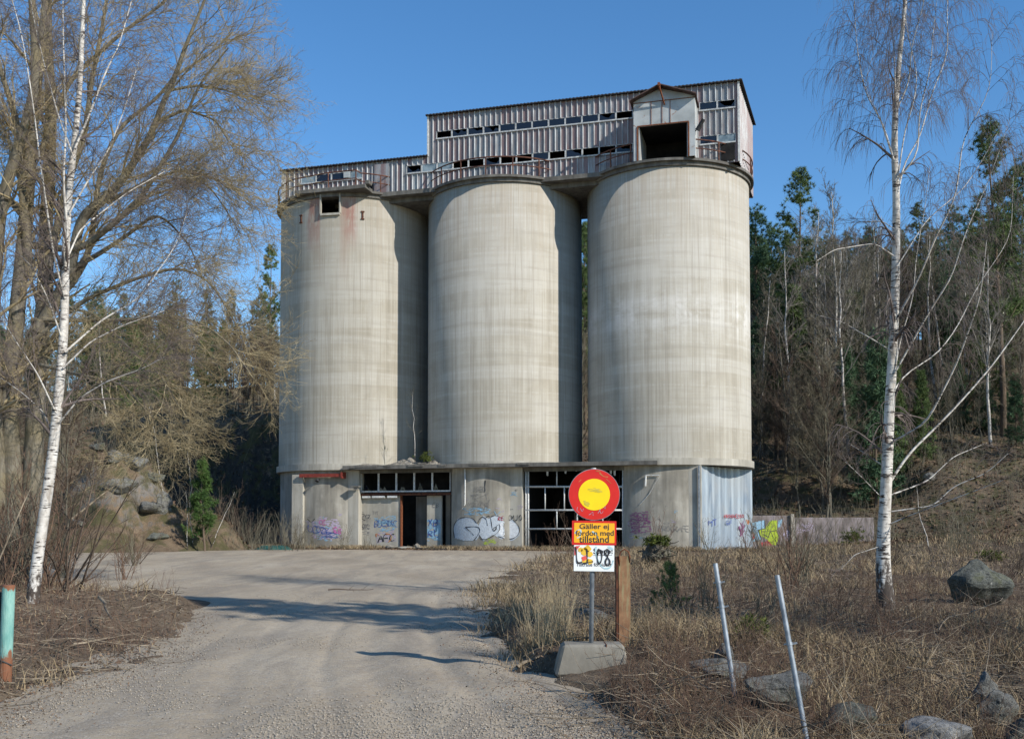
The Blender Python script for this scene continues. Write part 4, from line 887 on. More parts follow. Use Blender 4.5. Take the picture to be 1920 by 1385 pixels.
def conifer(name, h, kind, mt, label, group=None, loc=(0, 0, 0)):
    Vt, Ft, V2, F2 = pine_proto(h, kind); root = empty(name, loc, label, 'tree', group)
    mesh_np('trunk', Vt, Ft, M['bark_pine'], root, smooth=True); mesh_np('crown', V2, F2, mt, root); return root
def bare_proto(name, h, mt, tw, label, group, spread=.5, k1=20, twr=.012, dens_=1.0, lean=.0, t0=.35):
    n = 12; pl = np.stack([np.cumsum(rg.normal(lean, .09, n)) * h / 14, np.cumsum(rg.normal(0, .07, n)) * h / 14, np.linspace(-.4, h, n)], 1)
    lv = [dict(k=k1, t0=t0, t1=.98, ang=spread, L=lambda t_, s_: .42 * s_, ratio=.5, n=6, wob=.1, trop=(0, 0, .35), rmin=twr * 1.6, even=True, lfall=.75),
          dict(k=int(9 * dens_), t0=.15, t1=1, ang=.6, L=-.38, ratio=.5, n=4, wob=.14, trop=(0, 0, .1), rmin=twr, lfall=.5),
          dict(k=int(6 * dens_), t0=.1, t1=1, ang=.6, L=-.5, ratio=.6, n=3, wob=.15, trop=(0, 0, -.05), rmin=twr * .75, lfall=.3)]
    return bare_tree(name, (0, 0, 0), [pl], [taper_r(n, h * .0085, .02)], mt, tw, lv, label, 'tree', group, trunk_levels=1)
used = {}
def place(proto, px, Y, label=None, s=1.0, X=None, sink=0.0, group=None, top=None, ph=1.0):
    x_ = (px - CX) / F * Y if X is None else X; z_ = H(x_, Y)
    if top is not None: s = (P(px, top, Y).z - z_) / ph
    o = proto if proto.name not in used else copy_tree(proto); used[proto.name] = 1
    o.location = (x_, Y, z_ - sink); o.rotation_euler = (rnd.uniform(-.02, .02), rnd.uniform(-.02, .02), rnd.uniform(0, 6.28)); o.scale = (s * rnd.uniform(.9, 1.1), s * rnd.uniform(.9, 1.1), s)
    if label: o['label'] = label
    if group: o['group'] = group
    return o
gp = 'pines on the wooded hillside'
PA = [conifer('pine_tree', 20, 'scots', M['pine'], 'x', gp), conifer('pine_tree', 17, 'scots', M['pine_blue'], 'x', gp), conifer('pine_tree', 21, 'scots', M['pine_brown'], 'x', gp)]; PH = [20, 17, 21]
SA = [conifer('spruce_tree', 15, 'spruce', M['pine'], 'x', 'spruces on the hillside'), conifer('spruce_tree', 12, 'spruce', M['pine_blue'], 'x', 'spruces on the hillside')]; SH = [15, 12]
BF = [bare_proto('birch_tree', 16, M['birch_far'], M['twig_grey'], 'x', 'leafless birches on the hillside', .45, 26, .011, 1.3), bare_proto('birch_tree', 14, M['birch_far'], M['twig_brown'], 'x', 'leafless birches on the hillside', .5, 24, .011, 1.3, lean=.12)]
BG = [bare_proto('deciduous_tree', 13, M['bark_grey'], M['twig_brown'], 'x', 'leafless brown trees on the hillside', .6, 26, .012, 1.5, t0=.15), bare_proto('deciduous_tree', 10, M['bark_grey'], M['twig_dark'], 'x', 'leafless brown trees on the hillside', .75, 26, .012, 1.5, t0=.06)]
# ---- right hillside: trees one can tell apart first
for i, (px, Y, top, k, lab) in enumerate((
    (1506, 93, 318, 0, 'tall pine with the highest top between the silos and the near white birch'), (1452, 104, 425, 1, 'pine behind the right silo, left of the tall pine'), (1420, 98, 395, 1, 'pine touching the right silo edge'),
    (1885, 78, 228, 0, 'tallest pine at the right edge of the hillside'), (1868, 100, 345, 2, 'brownish pine just left of the tallest pine at the right edge'), (1745, 106, 382, 2, 'brown-green pine top behind the near birch crown'),
    (1795, 112, 395, 1, 'pine between the near birch and the tallest pine'), (1920, 88, 300, 1, 'pine cut by the right border of the photo'), (1560, 112, 450, 2, 'brownish pine low behind the leafless birches'), (1640, 118, 430, 1, 'pine standing behind the near birch trunk'),
    (1096, 96, 420, 0, 'pine seen through the slit between two silos'), (1480, 118, 440, 2, 'pine high on the ridge behind the tall pine'), (1690, 120, 440, 0, 'pine on the ridge just right of the near birch trunk'), (1835, 122, 400, 2, 'brownish pine on the ridge near the right edge'))):
    place(PA[k], px, Y, lab, top=top, ph=PH[k])
for i, (px, Y, top, lab) in enumerate(((1600, 84, 545, 'dense dark spruce left of the near birch trunk'), (1655, 90, 560, 'dense dark spruce hidden behind the near birch trunk'), (1540, 96, 560, 'dark spruce under the tall pine'), (1430, 88, 600, 'dark spruce beside the right silo'), (1830, 86, 590, 'dark spruce low on the slope at right'))):
    place(SA[i % 2], px, Y, lab, top=top, ph=SH[i % 2])
for i, (px, Y, top, lab) in enumerate(((1478, 84, 470, 'white-stemmed birch nearest the right silo'), (1560, 80, 380, 'tall thin birch with a white stem left of the near birch'), (1590, 76, 470, 'slanting white birch stem low on the slope'), (1756, 88, 430, 'thin birch right of the near birch'), (1860, 74, 480, 'thin birch at the right side of the slope'), (1425, 82, 520, 'thin birch stem against the right silo'), (1540, 92, 400, 'pale birch behind the tall thin birch'))):
    place(BF[i % 2], px, Y, lab, top=top, ph=[16, 14][i % 2])
def fillin(protos, phs, lab, pxr, Yr_, tops, n, seed):
    q = random.Random(seed)
    for i in range(n):
        k = q.randrange(len(protos)); px = q.uniform(*pxr); Y = q.uniform(*Yr_); x_ = (px - CX) / F * Y; g = H(x_, Y)
        hh = (P(px, q.uniform(*tops), Y).z - g) / phs[k]; place(protos[k], px, Y, lab, s=min(max(hh, .35), 1.5))
fillin(PA, PH, 'pine in the mixed wood on the right slope', (1400, 1990), (96, 132), (430, 560), 84, 3)
fillin(BF, [16, 14], 'thin leafless birch in the mixed wood on the right slope', (1400, 1990), (80, 125), (400, 520), 30, 4)
fillin(BG, [13, 10], 'leafless brown tree in the mixed wood on the right slope', (1400, 1990), (76, 120), (430, 640), 30, 5)
fillin(SA, SH, 'spruce in the mixed wood on the right slope', (1400, 1990), (92, 125), (480, 620), 30, 6)
fillin(PA, PH, 'pine glimpsed through the slit between the middle and right silo', (1085, 1110), (92, 118), (420, 560), 5, 7)
fillin(BG[:1], [13], 'leafless tree glimpsed through the slit between the middle and right silo', (1085, 1110), (84, 100), (560, 680), 4, 17)
# ---- left hill above the cliff
for i, (px, Y, top, k, lab) in enumerate(((505, 104, 462, 0, 'pine rising above the wood just left of the silos'), (330, 118, 528, 2, 'rounded pine crown on the left hill'), (385, 120, 545, 2, 'brown-green pine right of the rounded pine crown'), (170, 112, 540, 1, 'pine top behind the near left birch'), (225, 116, 552, 0, 'pine on the left hill beside the sky gap'), (430, 118, 548, 2, 'brownish pine above the dark cliff'))):
    place(PA[k], px, Y, lab, top=top, ph=PH[k])
fillin(PA, PH, 'pine in the wood on the left hill', (-60, 540), (104, 135), (555, 610), 24, 8)
fillin(BG, [13, 10], 'leafless brown tree in the wood on the left hill', (-60, 530), (86, 125), (560, 660), 40, 9)
fillin(BF, [16, 14], 'thin leafless birch in the wood on the left hill', (-60, 530), (86, 125), (540, 640), 14, 10)
fillin(SA, SH, 'spruce in the wood on the left hill', (-60, 420), (88, 120), (580, 680), 22, 12)
fillin(BG[1:], [10], 'dark leafless tree on the edge of the cliff top', (420, 540), (82, 90), (560, 650), 12, 13)
fillin(BG, [13, 10], 'leafless tree on the left slope behind the big old tree', (-80, 150), (48, 74), (600, 740), 12, 14)
# ---- young pines
yp = conifer('young_pine', 5.0, 'young', M['pine_young'], 'x', 'young pines'); place(yp, 386, 57, 'slim young green pine standing in front of the dark cliff', top=868, ph=5.0)
conifer2 = conifer('young_pine', 1.2, 'young', M['pine'], 'x', 'young pines'); place(conifer2, 1242, 18.0, 'small bushy pine behind the round sign and rusty post', top=1048, ph=1.35)
# saplings beside the young pine
def sapling(loc, h, lean, label, mt=None, tw=None, r=.03, group=None, name='sapling', k=10):
    n = 9; pl = np.stack([np.linspace(0, lean[0], n) + np.cumsum(rg.normal(0, .015 * h, n)), np.linspace(0, lean[1], n), np.linspace(-.05, h, n)], 1)
    return bare_tree(name, loc, [pl], [taper_r(n, r, .006)], mt or M['birch_far'], tw or M['twig_brown'], [dict(k=k, t0=.25, t1=1, ang=.6, L=-.3, ratio=.5, n=5, wob=.12, trop=(0, 0, .3), rmin=.006, lfall=.6), dict(k=5, t0=.2, t1=1, ang=.6, L=-.4, ratio=.6, n=3, wob=.15, trop=(0, 0, 0), rmin=.005, lfall=.3)], label, 'sapling', group)
for px, Y, h, ln, lab in ((354, 57, 3.3, (-.1, 0), 'pale thin sapling left of the young green pine'), (364, 57.5, 5.4, (-.4, 0), 'taller crooked sapling just left of the young green pine'), (392, 58, 3.2, (1.4, 0), 'slanting thin sapling right of the young green pine'), (310, 60, 6.0, (-1.2, 0), 'bare forked sapling on the edge of the outcrop'), (1745, 50, 3.4, (-.4, .2), 'thin pale sapling on the slope right of the near birch')):
    sapling(PG(px, Y), h, ln, lab)
v = wallpt(784, 866, 4.6); o = sapling((0, 0, 0), 4.3, (-.25, 0), 'slender birch sapling growing on the canopy rubble between two silos', r=.028, k=14)
def loc2w(lx, ly, lz): return Vector((BX + lx * math.cos(BA) + ly * math.sin(BA), BY - lx * math.sin(BA) + ly * math.cos(BA), lz))
RUB = [(wallpt(784, 866, 4.4).x, -4.4, ZL0 + .5)]
o.location = loc2w(*RUB[0])
sapling(loc2w(wallpt(722, 866, 4.9).x, -4.9, ZL0 + .4), 1.5, (.05, 0), 'small leafy-budded sapling on the canopy rubble, left of the birch sapling', M['twig_brown'], M['moss'], .014)

# ---------------- near left birch
bb = PG(57, 18.6); bb.z -= .05
tr = pixpoly([(57, 1165), (62, 1120), (68, 1060), (80, 980), (94, 890), (104, 800), (112, 720), (119, 640), (122, 560), (122, 500), (125, 420), (132, 330), (143, 240), (150, 160), (153, 90), (157, 0), (160, -110), (166, -230)], 18.6, bb, .8)
st = smoothpoly(tr, 44); trk = [st]; trr = [np.interp(np.linspace(0, 1, 44), [0, .06, .3, .6, .8, 1], [.135, .105, .088, .062, .042, .018])]
def limb(pl, Y, r0, r1, base, dY, n=26): s_ = smoothpoly(pixpoly(pl, Y, base, dY), n); trk.append(s_); trr.append(taper_r(n, r0 * .72, r1 * .72))
limb([(122, 505), (128, 440), (118, 340), (124, 250), (122, 170), (118, 60), (118, -60)], 18.9, .045, .012, bb, -.6)
limb([(140, 280), (168, 215), (200, 130), (222, 90), (250, -10), (270, -90)], 18.9, .035, .01, bb, .9)
limb([(118, 640), (90, 560), (60, 500), (30, 470)], 18.9, .03, .008, bb, -.8)
limb([(122, 560), (100, 480), (92, 420), (75, 300), (60, 180), (40, 60), (5, -60)], 18.9, .035, .01, bb, -1.2)
limb([(108, 780), (70, 700), (30, 640), (-20, 560)], 18.8, .03, .008, bb, -.9)
limb([(122, 660), (190, 600), (260, 560), (330, 460), (350, 400)], 18.8, .035, .01, bb, 1.0)
limb([(118, 690), (170, 640), (230, 610), (330, 575)], 18.8, .028, .008, bb, .4)
limb([(128, 480), (150, 430), (240, 360), (330, 310)], 18.9, .03, .008, bb, 1.4)
limb([(105, 800), (150, 745), (200, 715), (270, 690), (310, 668)], 18.8, .028, .007, bb, -.3)
limb([(130, 400), (170, 330), (205, 280), (235, 200), (262, 110)], 18.9, .03, .008, bb, .2)
limb([(108, 830), (80, 770), (40, 735), (-10, 700)], 18.8, .024, .007, bb, .3)
limb([(140, 300), (110, 220), (80, 110), (60, 20), (50, -60)], 18.9, .028, .008, bb, .8)
lv = [dict(k=24, t0=.22, t1=1, ang=.6, L=1.5, ratio=.4, n=6, wob=.10, trop=(0, 0, -.1), rmin=.006, lfall=.45), dict(k=7, t0=.1, t1=1, ang=.55, L=.75, ratio=.6, n=5, wob=.12, trop=(0, 0, -.5), rmin=.0035, lfall=.3), dict(k=4, t0=.1, t1=1, ang=.5, L=.4, ratio=.7, n=3, wob=.12, trop=(0, 0, -.4), rmin=.0028, lfall=.2)]
bare_tree('birch_tree', bb, trk, trr, M['birch'], M['twig_birch'], lv, 'near birch with a leaning white trunk at the left roadside', 'tree', 'birches close to the road')
# ---------------- near right birch, weeping twigs
bb = PG(1662, 20.5); bb.z -= .05
tr = pixpoly([(1664, 1160), (1657, 1100), (1655, 1030), (1660, 940), (1664, 860), (1668, 760), (1674, 660), (1678, 560), (1680, 480), (1681, 400), (1680, 330), (1676, 290), (1678, 220), (1682, 160), (1688, 90), (1697, 20), (1700, -60), (1706, -190)], 20.5, bb, .6)
trk = [smoothpoly(tr, 46)]; trr = [np.interp(np.linspace(0, 1, 46), [0, .05, .15, .35, .6, .8, 1], [.21, .155, .118, .096, .072, .046, .018])]
RB = [([(1668, 905), (1700, 850), (1745, 812), (1800, 760), (1862, 690), (1920, 600), (1990, 500)], .034, .4), ([(1672, 740), (1700, 700), (1760, 668), (1800, 610), (1835, 540), (1880, 450), (1900, 330)], .032, 1.0), ([(1674, 705), (1700, 655), (1750, 570), (1780, 520), (1800, 440), (1850, 330), (1895, 220)], .04, -.8),
      ([(1680, 600), (1720, 520), (1760, 440), (1790, 380), (1810, 260), (1850, 170), (1860, 60)], .045, -1.2), ([(1684, 360), (1700, 300), (1730, 260), (1745, 180), (1765, 100), (1780, 0), (1790, -80)], .035, .5), ([(1680, 340), (1716, 290), (1728, 210), (1742, 130), (1755, 60), (1765, -60)], .035, -.6),
      ([(1676, 300), (1650, 230), (1630, 170), (1614, 120), (1606, 60), (1600, -40)], .035, .6), ([(1672, 290), (1652, 210), (1634, 160), (1640, 120), (1650, 60)], .022, -.4), ([(1680, 210), (1668, 100), (1665, 0), (1662, -80)], .03, .9), ([(1684, 200), (1705, 150), (1712, 80), (1726, 0), (1735, -90)], .03, -.6),
      ([(1684, 330), (1700, 250), (1718, 180), (1722, 130), (1700, 60), (1698, 0), (1705, -80)], .03, .2), ([(1670, 830), (1720, 790), (1790, 690), (1830, 560), (1850, 450)], .03, -1.5), ([(1664, 930), (1740, 900), (1790, 860), (1850, 830)], .022, .4), ([(1662, 960), (1740, 950), (1790, 915), (1850, 880), (1890, 850)], .022, -.6),
      ([(1662, 985), (1720, 960), (1800, 940), (1880, 900)], .02, -1.2), ([(1666, 880), (1630, 850), (1590, 830)], .018, .3), ([(1676, 480), (1640, 450), (1560, 470), (1530, 490)], .018, -.6), ([(1678, 430), (1650, 410), (1610, 420), (1580, 455)], .016, .7), ([(1662, 1020), (1590, 1040), (1570, 1075)], .014, -.4),
      ([(1674, 660), (1640, 640), (1580, 600), (1530, 590)], .016, .4), ([(1670, 760), (1690, 640), (1710, 560), (1718, 480), (1740, 380), (1745, 300)], .03, .5), ([(1660, 940), (1620, 900), (1585, 865)], .014, -.3), ([(1682, 500), (1730, 420), (1800, 360), (1840, 300), (1870, 250)], .028, 1.3)]
RB2 = []
for pl_, r0, dy in RB:
    n = 24; w_ = pixpoly(pl_, 20.6, bb, dy * 1.4); w_ = [(x_ + rnd.gauss(0, .05), y_ + rnd.gauss(0, .08), z_ + rnd.gauss(0, .04)) if 0 < i_ < len(w_) - 1 else (x_, y_, z_) for i_, (x_, y_, z_) in enumerate(w_)]; RB2.append((smoothpoly(w_, n), taper_r(n, r0 * .85, .005)))
LOW = [q for q, b_ in zip(RB2, RB) if b_[0][0][1] > 820 or b_[1] <= .018]
for q, b_ in zip(RB2, RB):
    if not (b_[0][0][1] > 820 or b_[1] <= .018): trk.append(q[0]); trr.append(q[1] * .6)
lv = [dict(k=18, t0=.2, t1=1, ang=.65, L=1.3, ratio=.42, n=6, wob=.10, trop=(0, 0, -.3), rmin=.0055, lfall=.4), dict(k=8, t0=.1, t1=1, ang=.6, L=.8, ratio=.6, n=6, wob=.08, trop=(0, 0, -2.6), rmin=.0032, lfall=.3), dict(k=3, t0=.1, t1=1, ang=.4, L=.5, ratio=.8, n=3, wob=.08, trop=(0, 0, -1.5), rmin=.0028, lfall=.2)]
bare_tree('birch_tree', bb, trk, trr, M['birch_cracked'], M['twig_birch'], lv, 'near birch with hanging twigs and a dark cracked foot at right', 'tree', 'birches close to the road', plain=LOW)
# ---------------- big old tree at left
bb = PG(45, 33); trk = []; trr = []
def big(pl, r0, r1, dy, n=30, flare=0): pl = [(x_ if x_ < 260 else 260 + (x_ - 260) * .8, y_) for x_, y_ in pl]; trk.append(smoothpoly(pixpoly(pl, 33, bb, dy), n)); trr.append(taper_r(n, r0 * .85, r1 * .85, flare))
big([(30, 1060), (26, 900), (14, 760), (30, 600), (45, 450), (52, 360), (60, 220), (75, 100), (95, -40), (100, -200)], .38, .14, 0, 34, .2)
big([(62, 1060), (60, 900), (70, 700), (85, 540), (85, 420), (92, 320), (96, 200), (88, 60), (92, -150)], .40, .13, 2.0, 34, .2)
big([(10, 1060), (-10, 820), (-16, 600), (0, 380), (40, 260), (70, 160), (60, 0), (50, -120)], .38, .1, -2, 30)
big([(55, 520), (40, 330), (30, 220), (0, 130), (-20, 40)], .20, .07, -1.5)
big([(70, 620), (130, 520), (150, 410), (160, 395), (205, 370), (255, 300), (292, 250), (322, 180), (345, 150), (365, 95), (395, 40), (430, -30)], .24, .04, -1.5, 34)
big([(88, 590), (125, 540), (160, 500), (175, 430), (185, 330), (212, 260), (235, 225), (300, 190), (350, 135), (420, 110), (480, 60)], .15, .025, 1.8, 30)
big([(90, 500), (130, 330), (160, 250), (172, 150), (190, 60), (205, -30)], .17, .05, 1.0)
big([(60, 460), (150, 470), (200, 430), (262, 378), (300, 325), (350, 260), (400, 160), (470, 90)], .15, .025, -2.5, 30)
big([(100, 520), (180, 480), (240, 440), (300, 400), (330, 415), (380, 460), (400, 500)], .11, .02, .5)
big([(80, 620), (120, 540), (200, 420), (250, 395), (330, 330), (420, 340), (470, 400), (500, 440)], .10, .018, 2.2)
big([(60, 600), (150, 600), (260, 600), (340, 590), (420, 610), (480, 650), (520, 700)], .10, .018, -3, 28)
big([(60, 640), (160, 560), (260, 520), (350, 500), (420, 520), (470, 580), (510, 640)], .10, .02, -1, 28)
big([(200, 380), (280, 340), (350, 320), (430, 330), (480, 360)], .08, .015, -1.0)
big([(300, 230), (370, 205), (440, 225), (490, 290)], .07, .014, -.5)
big([(330, 170), (400, 160), (470, 170), (545, 195)], .06, .012, .8)
big([(60, 680), (140, 700), (230, 720), (300, 790), (270, 860)], .08, .016, -3.5)
big([(70, 560), (180, 590), (250, 660), (310, 700), (360, 770)], .07, .015, -2.5)
big([(70, 300), (130, 150), (230, 60), (330, 0), (380, -60)], .12, .03, 2.0)
big([(40, 400), (-20, 330), (-80, 200)], .14, .04, 0)
lv = [dict(k=21, t0=.2, t1=1, ang=.6, L=3.0, ratio=.34, n=8, wob=.13, trop=(0, 0, .05), rmin=.016, lfall=.4, bias=(.5, -.3, 0)), dict(k=8, t0=.12, t1=1, ang=.62, L=1.5, ratio=.55, n=6, wob=.15, trop=(0, 0, -.2), rmin=.0085, lfall=.35), dict(k=6, t0=.1, t1=1, ang=.6, L=.62, ratio=.65, n=4, wob=.16, trop=(0, 0, .2), rmin=.0055, lfall=.25), dict(k=3, t0=.2, t1=1, ang=.7, L=.24, ratio=.75, n=3, wob=.15, trop=(0, 0, .2), rmin=.0045, lfall=.1)]
bare_tree('willow_tree', bb, trk, trr, M['bark_poplar'], M['twig_pop'], lv, 'huge leafless old tree with several yellowish trunks at the left edge', 'tree')
# tree just outside the right edge whose shade falls across the road
ob = bare_proto('deciduous_tree', 13, M['bark_grey'], M['twig_brown'], 'leafless tree just outside the right border', None, .6, 26, .012, 1.2, t0=.2); ob.location = (14.5, 10.0, H(14.5, 10)); used[ob.name] = 1

shp = conifer('pine_tree', 15, 'scots', M['pine'], 'pine just outside the right border whose shade crosses the road', None, (11.8, 9.4, H(11.8, 9.4))); used[shp.name] = 1
fillin(SA + PA[:1], SH + [20], 'low evergreen in the mixed wood on the right slope', (1410, 1990), (86, 118), (520, 660), 34, 26)
for o_ in list(sc.objects):
    if o_.get('label') == 'low evergreen in the mixed wood on the right slope': o_['group'] = 'low evergreens in the mixed wood'
fillin(BF[:1], [16], 'pale birch stem in the wood on the right slope', (1410, 1990), (78, 100), (430, 560), 18, 27)

fillin(BG, [13, 10], 'small leafless tree low on the right slope close behind the silo', (1415, 1990), (68, 86), (600, 730), 44, 28)
fillin(SA, SH, 'small dark spruce low on the right slope', (1415, 1990), (70, 86), (620, 740), 14, 29)
# ------------------------------------------------------------------ rocks
ROCKS = []
def boulder(name, px, Y, wx, wy, h, mt, label, seed, sink=.12, rot=0, cat='rock', group=None, rough=.055, npt=15, z=None):
    q = random.Random(seed); bm = bmesh.new()
    for _ in range(npt):
        v = Vector((q.gauss(0, 1), q.gauss(0, 1), q.gauss(0, 1))).normalized(); bm.verts.new((v.x * wx / 2 * q.uniform(.85, 1.1), v.y * wy / 2 * q.uniform(.85, 1.1), v.z * h / 2 * q.uniform(.8, 1.05)))
    r_ = bmesh.ops.convex_hull(bm, input=bm.verts); bmesh.ops.delete(bm, geom=[g for g in r_['geom_interior'] if isinstance(g, bmesh.types.BMVert)], context='VERTS')
    bmesh.ops.bevel(bm, geom=list(bm.edges), offset=min(wx, h) * .035, segments=1, affect='EDGES')
    bmesh.ops.triangulate(bm, faces=bm.faces)
    if Y < 30: ROCKS.append(((px - CX) / F * Y, Y, wx * .55))
    for _ in range(3): bmesh.ops.subdivide_edges(bm, edges=[e for e in bm.edges if e.calc_length() > min(wx, h) * .09], cuts=1, use_grid_fill=True); bmesh.ops.triangulate(bm, faces=bm.faces)
    co = np.array([v.co[:] for v in bm.verts]); f = 5.0 / max(wx, .3)
    n = fbm(co[:, 0] * f + seed, co[:, 2] * f + co[:, 1] * f * .7, 4, seed) + .6 * fbm(co[:, 1] * f, co[:, 2] * f * 1.6, 3, seed + 5)
    for v, k in zip(bm.verts, n): v.co += v.co.normalized() * float(k) * min(wx, h) * rough * 1.6
    me = bpy.data.meshes.new(name); bmesh.ops.recalc_face_normals(bm, faces=bm.faces); bm.to_mesh(me); bm.free(); me.materials.append(mt)
    o = link(bpy.data.objects.new(name, me)); X = (px - CX) / F * Y; o.location = (X, Y, (H(X, Y) if z is None else z) + h / 2 - sink); o.rotation_euler = (0, 0, rot)
    return tag(o, label, cat, group)
boulder('boulder', 1826, 22.0, 1.75, 1.3, 1.22, M['rock_dark'], 'large dark boulder standing on the field right of the white birch', 5, .17, .3, npt=22, rough=.045)
boulder('rock', 1456, 9.3, .70, .5, .50, M['rock'], 'angular grey block of stone between the two leaning poles', 8, .06, .2)
boulder('rock', 1350, 10.6, .80, .5, .27, M['rock'], 'flat slab of stone left of the first leaning pole', 9, .05, -.3)
boulder('rock', 1352, 11.2, .26, .25, .32, M['rock'], 'small upright stone behind the flat slab', 12, .03, 0)
boulder('rock', 1590, 8.9, .62, .4, .34, M['rock_dark'], 'low mossy stone right of the second leaning pole', 14, .06, .4)
boulder('rock', 1745, 8.5, .60, .45, .42, M['rock_white'], 'pale stone at the bottom edge near the right corner', 16, .05, .1)
boulder('rock', 1695, 8.8, .34, .3, .28, M['rock_white'], 'small pale stone just left of the pale corner stone', 18, .05, .9)
boulder('rock', 1795, 8.7, .28, .25, .26, M['rock'], 'little grey stone beside the pale corner stone', 19, .03, .9)
boulder('rock', 1862, 9.6, .46, .4, .44, M['rock'], 'rounded stone near the right border', 20, .08, .5)
boulder('rock', 1842, 10.2, .32, .3, .44, M['rock'], 'taller stone leaning behind the rounded stone near the right border', 21, .05, .2)
boulder('rock', 1905, 8.9, .4, .3, .32, M['rock_dark'], 'dark stone touching the right border', 22, .05, .2)
boulder('rock', 1112, 15.5, .45, .4, .32, M['rock'], 'grey stone in the brush behind the sign pole', 23, .04, .2)
boulder('rock', 150, 56, 1.1, .8, .75, M['rock'], 'pale slab of rock at the left foot of the outcrop', 24, .15, .4)
boulder('rock', 262, 59, 1.2, 1.2, 1.2, M['rock'], 'grey rock face near the top of the outcrop', 25, .5, .4)
boulder('rock', 282, 57.6, 1.7, 1.5, 1.4, M['rock'], 'grey cracked rock in the middle of the outcrop', 26, .4, 1.4)
boulder('rock', 222, 57.0, 1.8, 1.5, 1.2, M['rock'], 'broad grey rock low on the outcrop', 27, .4, .4)
boulder('rock', 305, 58.2, 1.2, 1.2, 1.2, M['rock'], 'rock at the right shoulder of the outcrop', 30, .3, .4)
boulder('rock', 1428, 66, 1.6, 1.2, .8, M['rock'], 'pale rock above the graffiti wall beside the silo', 28, -.35, .4)
boulder('rock', 1745, 70, 1.2, 1.0, .8, M['rock'], 'grey rock on the slope right of the near birch', 29, .15, .4)
for i in range(12):
    px = rnd.uniform(165, 325); Y = rnd.uniform(55.5, 61.5); boulder('rock', px, Y, rnd.uniform(.5, 1.5), rnd.uniform(.5, 1.2), rnd.uniform(.4, 1.1), M[('rock', 'rock_dark')[i % 2]], 'mossy broken rock set in the slope of the outcrop', 60 + i, .2, rnd.random() * 3, group='broken rocks in the outcrop', rough=.09)
for i in range(9):
    px = rnd.uniform(1415, 1800); Y = rnd.uniform(74, 96); boulder('rock', px, Y, rnd.uniform(.8, 2), 1, rnd.uniform(.5, 1), M['rock_dark'], 'dark rock half buried in the right slope', 40 + i, .2, rnd.random() * 3, group='dark rocks scattered on the right slope')

# ------------------------------------------------------------------ road sign
def text_mesh(txt, width, mat, parent, center, name='lettering', off=.0, hgt=None, depth=.0006):
    cu_ = bpy.data.curves.new('t', 'FONT'); cu_.body = txt; cu_.align_x = 'CENTER'; cu_.align_y = 'CENTER'; cu_.extrude = depth; cu_.offset = off
    o = bpy.data.objects.new('t', cu_); sc.collection.objects.link(o); dg = bpy.context.evaluated_depsgraph_get(); dg.update()
    me = bpy.data.meshes.new_from_object(o.evaluated_get(dg)); bpy.data.objects.remove(o); bpy.data.curves.remove(cu_)
    xs = [v.co.x for v in me.vertices]; ys_ = [v.co.y for v in me.vertices]; s_ = width / (max(xs) - min(xs)); mx = (max(xs) + min(xs)) / 2
    sy_ = s_ if hgt is None else hgt / (max(ys_) - min(ys_))
    for v in me.vertices: v.co = ((v.co.x - mx) * s_, -v.co.z, v.co.y * sy_)
    me.materials.clear(); me.materials.append(mat); me.name = name
    o = link(bpy.data.objects.new(name, me), parent); o.location = center; return o
YS = 12.0; sb = PG(1108, YS); pk = lambda px, py, Y=YS: P(px, py, Y) - Vector((sb.x, YS, sb.z))   # relative to the sign's base
S = empty('road_sign', (sb.x, YS, sb.z), 'round red and yellow no-vehicles sign on a galvanised pole above two small plates', 'road sign')
mb = MB(); mb.tube([pk(1108, 1225), pk(1113, 878)], .028, 14); mb.build('pole', M['steel'], S, smooth=True)
mb = MB(); mb.tube([pk(1113, 880), pk(1113, 877)], .03, 14); mb.build('pole_cap', M['white_frame'], S)
def disc(r_, y0, y1, n=72):
    mb = MB(); b = 0
    vs = [(r_ * math.cos(2 * math.pi * k / n), y0, r_ * math.sin(2 * math.pi * k / n)) for k in range(n)] + [(r_ * math.cos(2 * math.pi * k / n), y1, r_ * math.sin(2 * math.pi * k / n)) for k in range(n)]
    mb.add(vs, [tuple(range(n)), tuple(range(2 * n - 1, n - 1, -1))] + [(k, (k + 1) % n, (k + 1) % n + n, k + n) for k in range(n)]); return mb
ctr = pk(1113.5, 927); rot = Matrix.Rotation(0, 4, 'X')
def putd(mb, nm, mt, dy): o = mb.build(nm, mt, S); o.location = ctr + Vector((0, dy, 0)); return o
pd = putd(disc(.304, -.004, .006), 'round_plate', M['steel'], -.045); putd(disc(.298, -.0065, -.0042), 'red_ring', M['sign_red'], -.045); putd(disc(.186, -.009, -.0067), 'yellow_disc', M['sign_yellow'], -.045)
def rect(px0, py0, px1, py1, dy, nm, mt, th=.004, tilt=0, rc=.008):
    a = pk(px0, py0); b = pk(px1, py1); w_, h_ = (b.x - a.x) / 2, (a.z - b.z) / 2; pts = []
    for cx, cz, a0 in ((w_ - rc, h_ - rc, 0), (-w_ + rc, h_ - rc, 90), (-w_ + rc, -h_ + rc, 180), (w_ - rc, -h_ + rc, 270)):
        for k in range(5): t_ = R(a0 + k * 22.5); pts.append((cx + rc * math.cos(t_), cz + rc * math.sin(t_)))
    mb = MB(); mb.prism(pts, -th, 0); o = mb.build(nm, mt, S); o.location = (a + b) / 2 + Vector((0, dy, 0)); o.rotation_euler.y = R(tilt); return o
p1 = rect(1072, 976, 1155, 1021, -.045, 'text_plate', M['sign_red'], tilt=.8); rect(1076, 980, 1151.5, 1017, -.0495, 'orange_field', M['sign_orange'], .0015, .8)
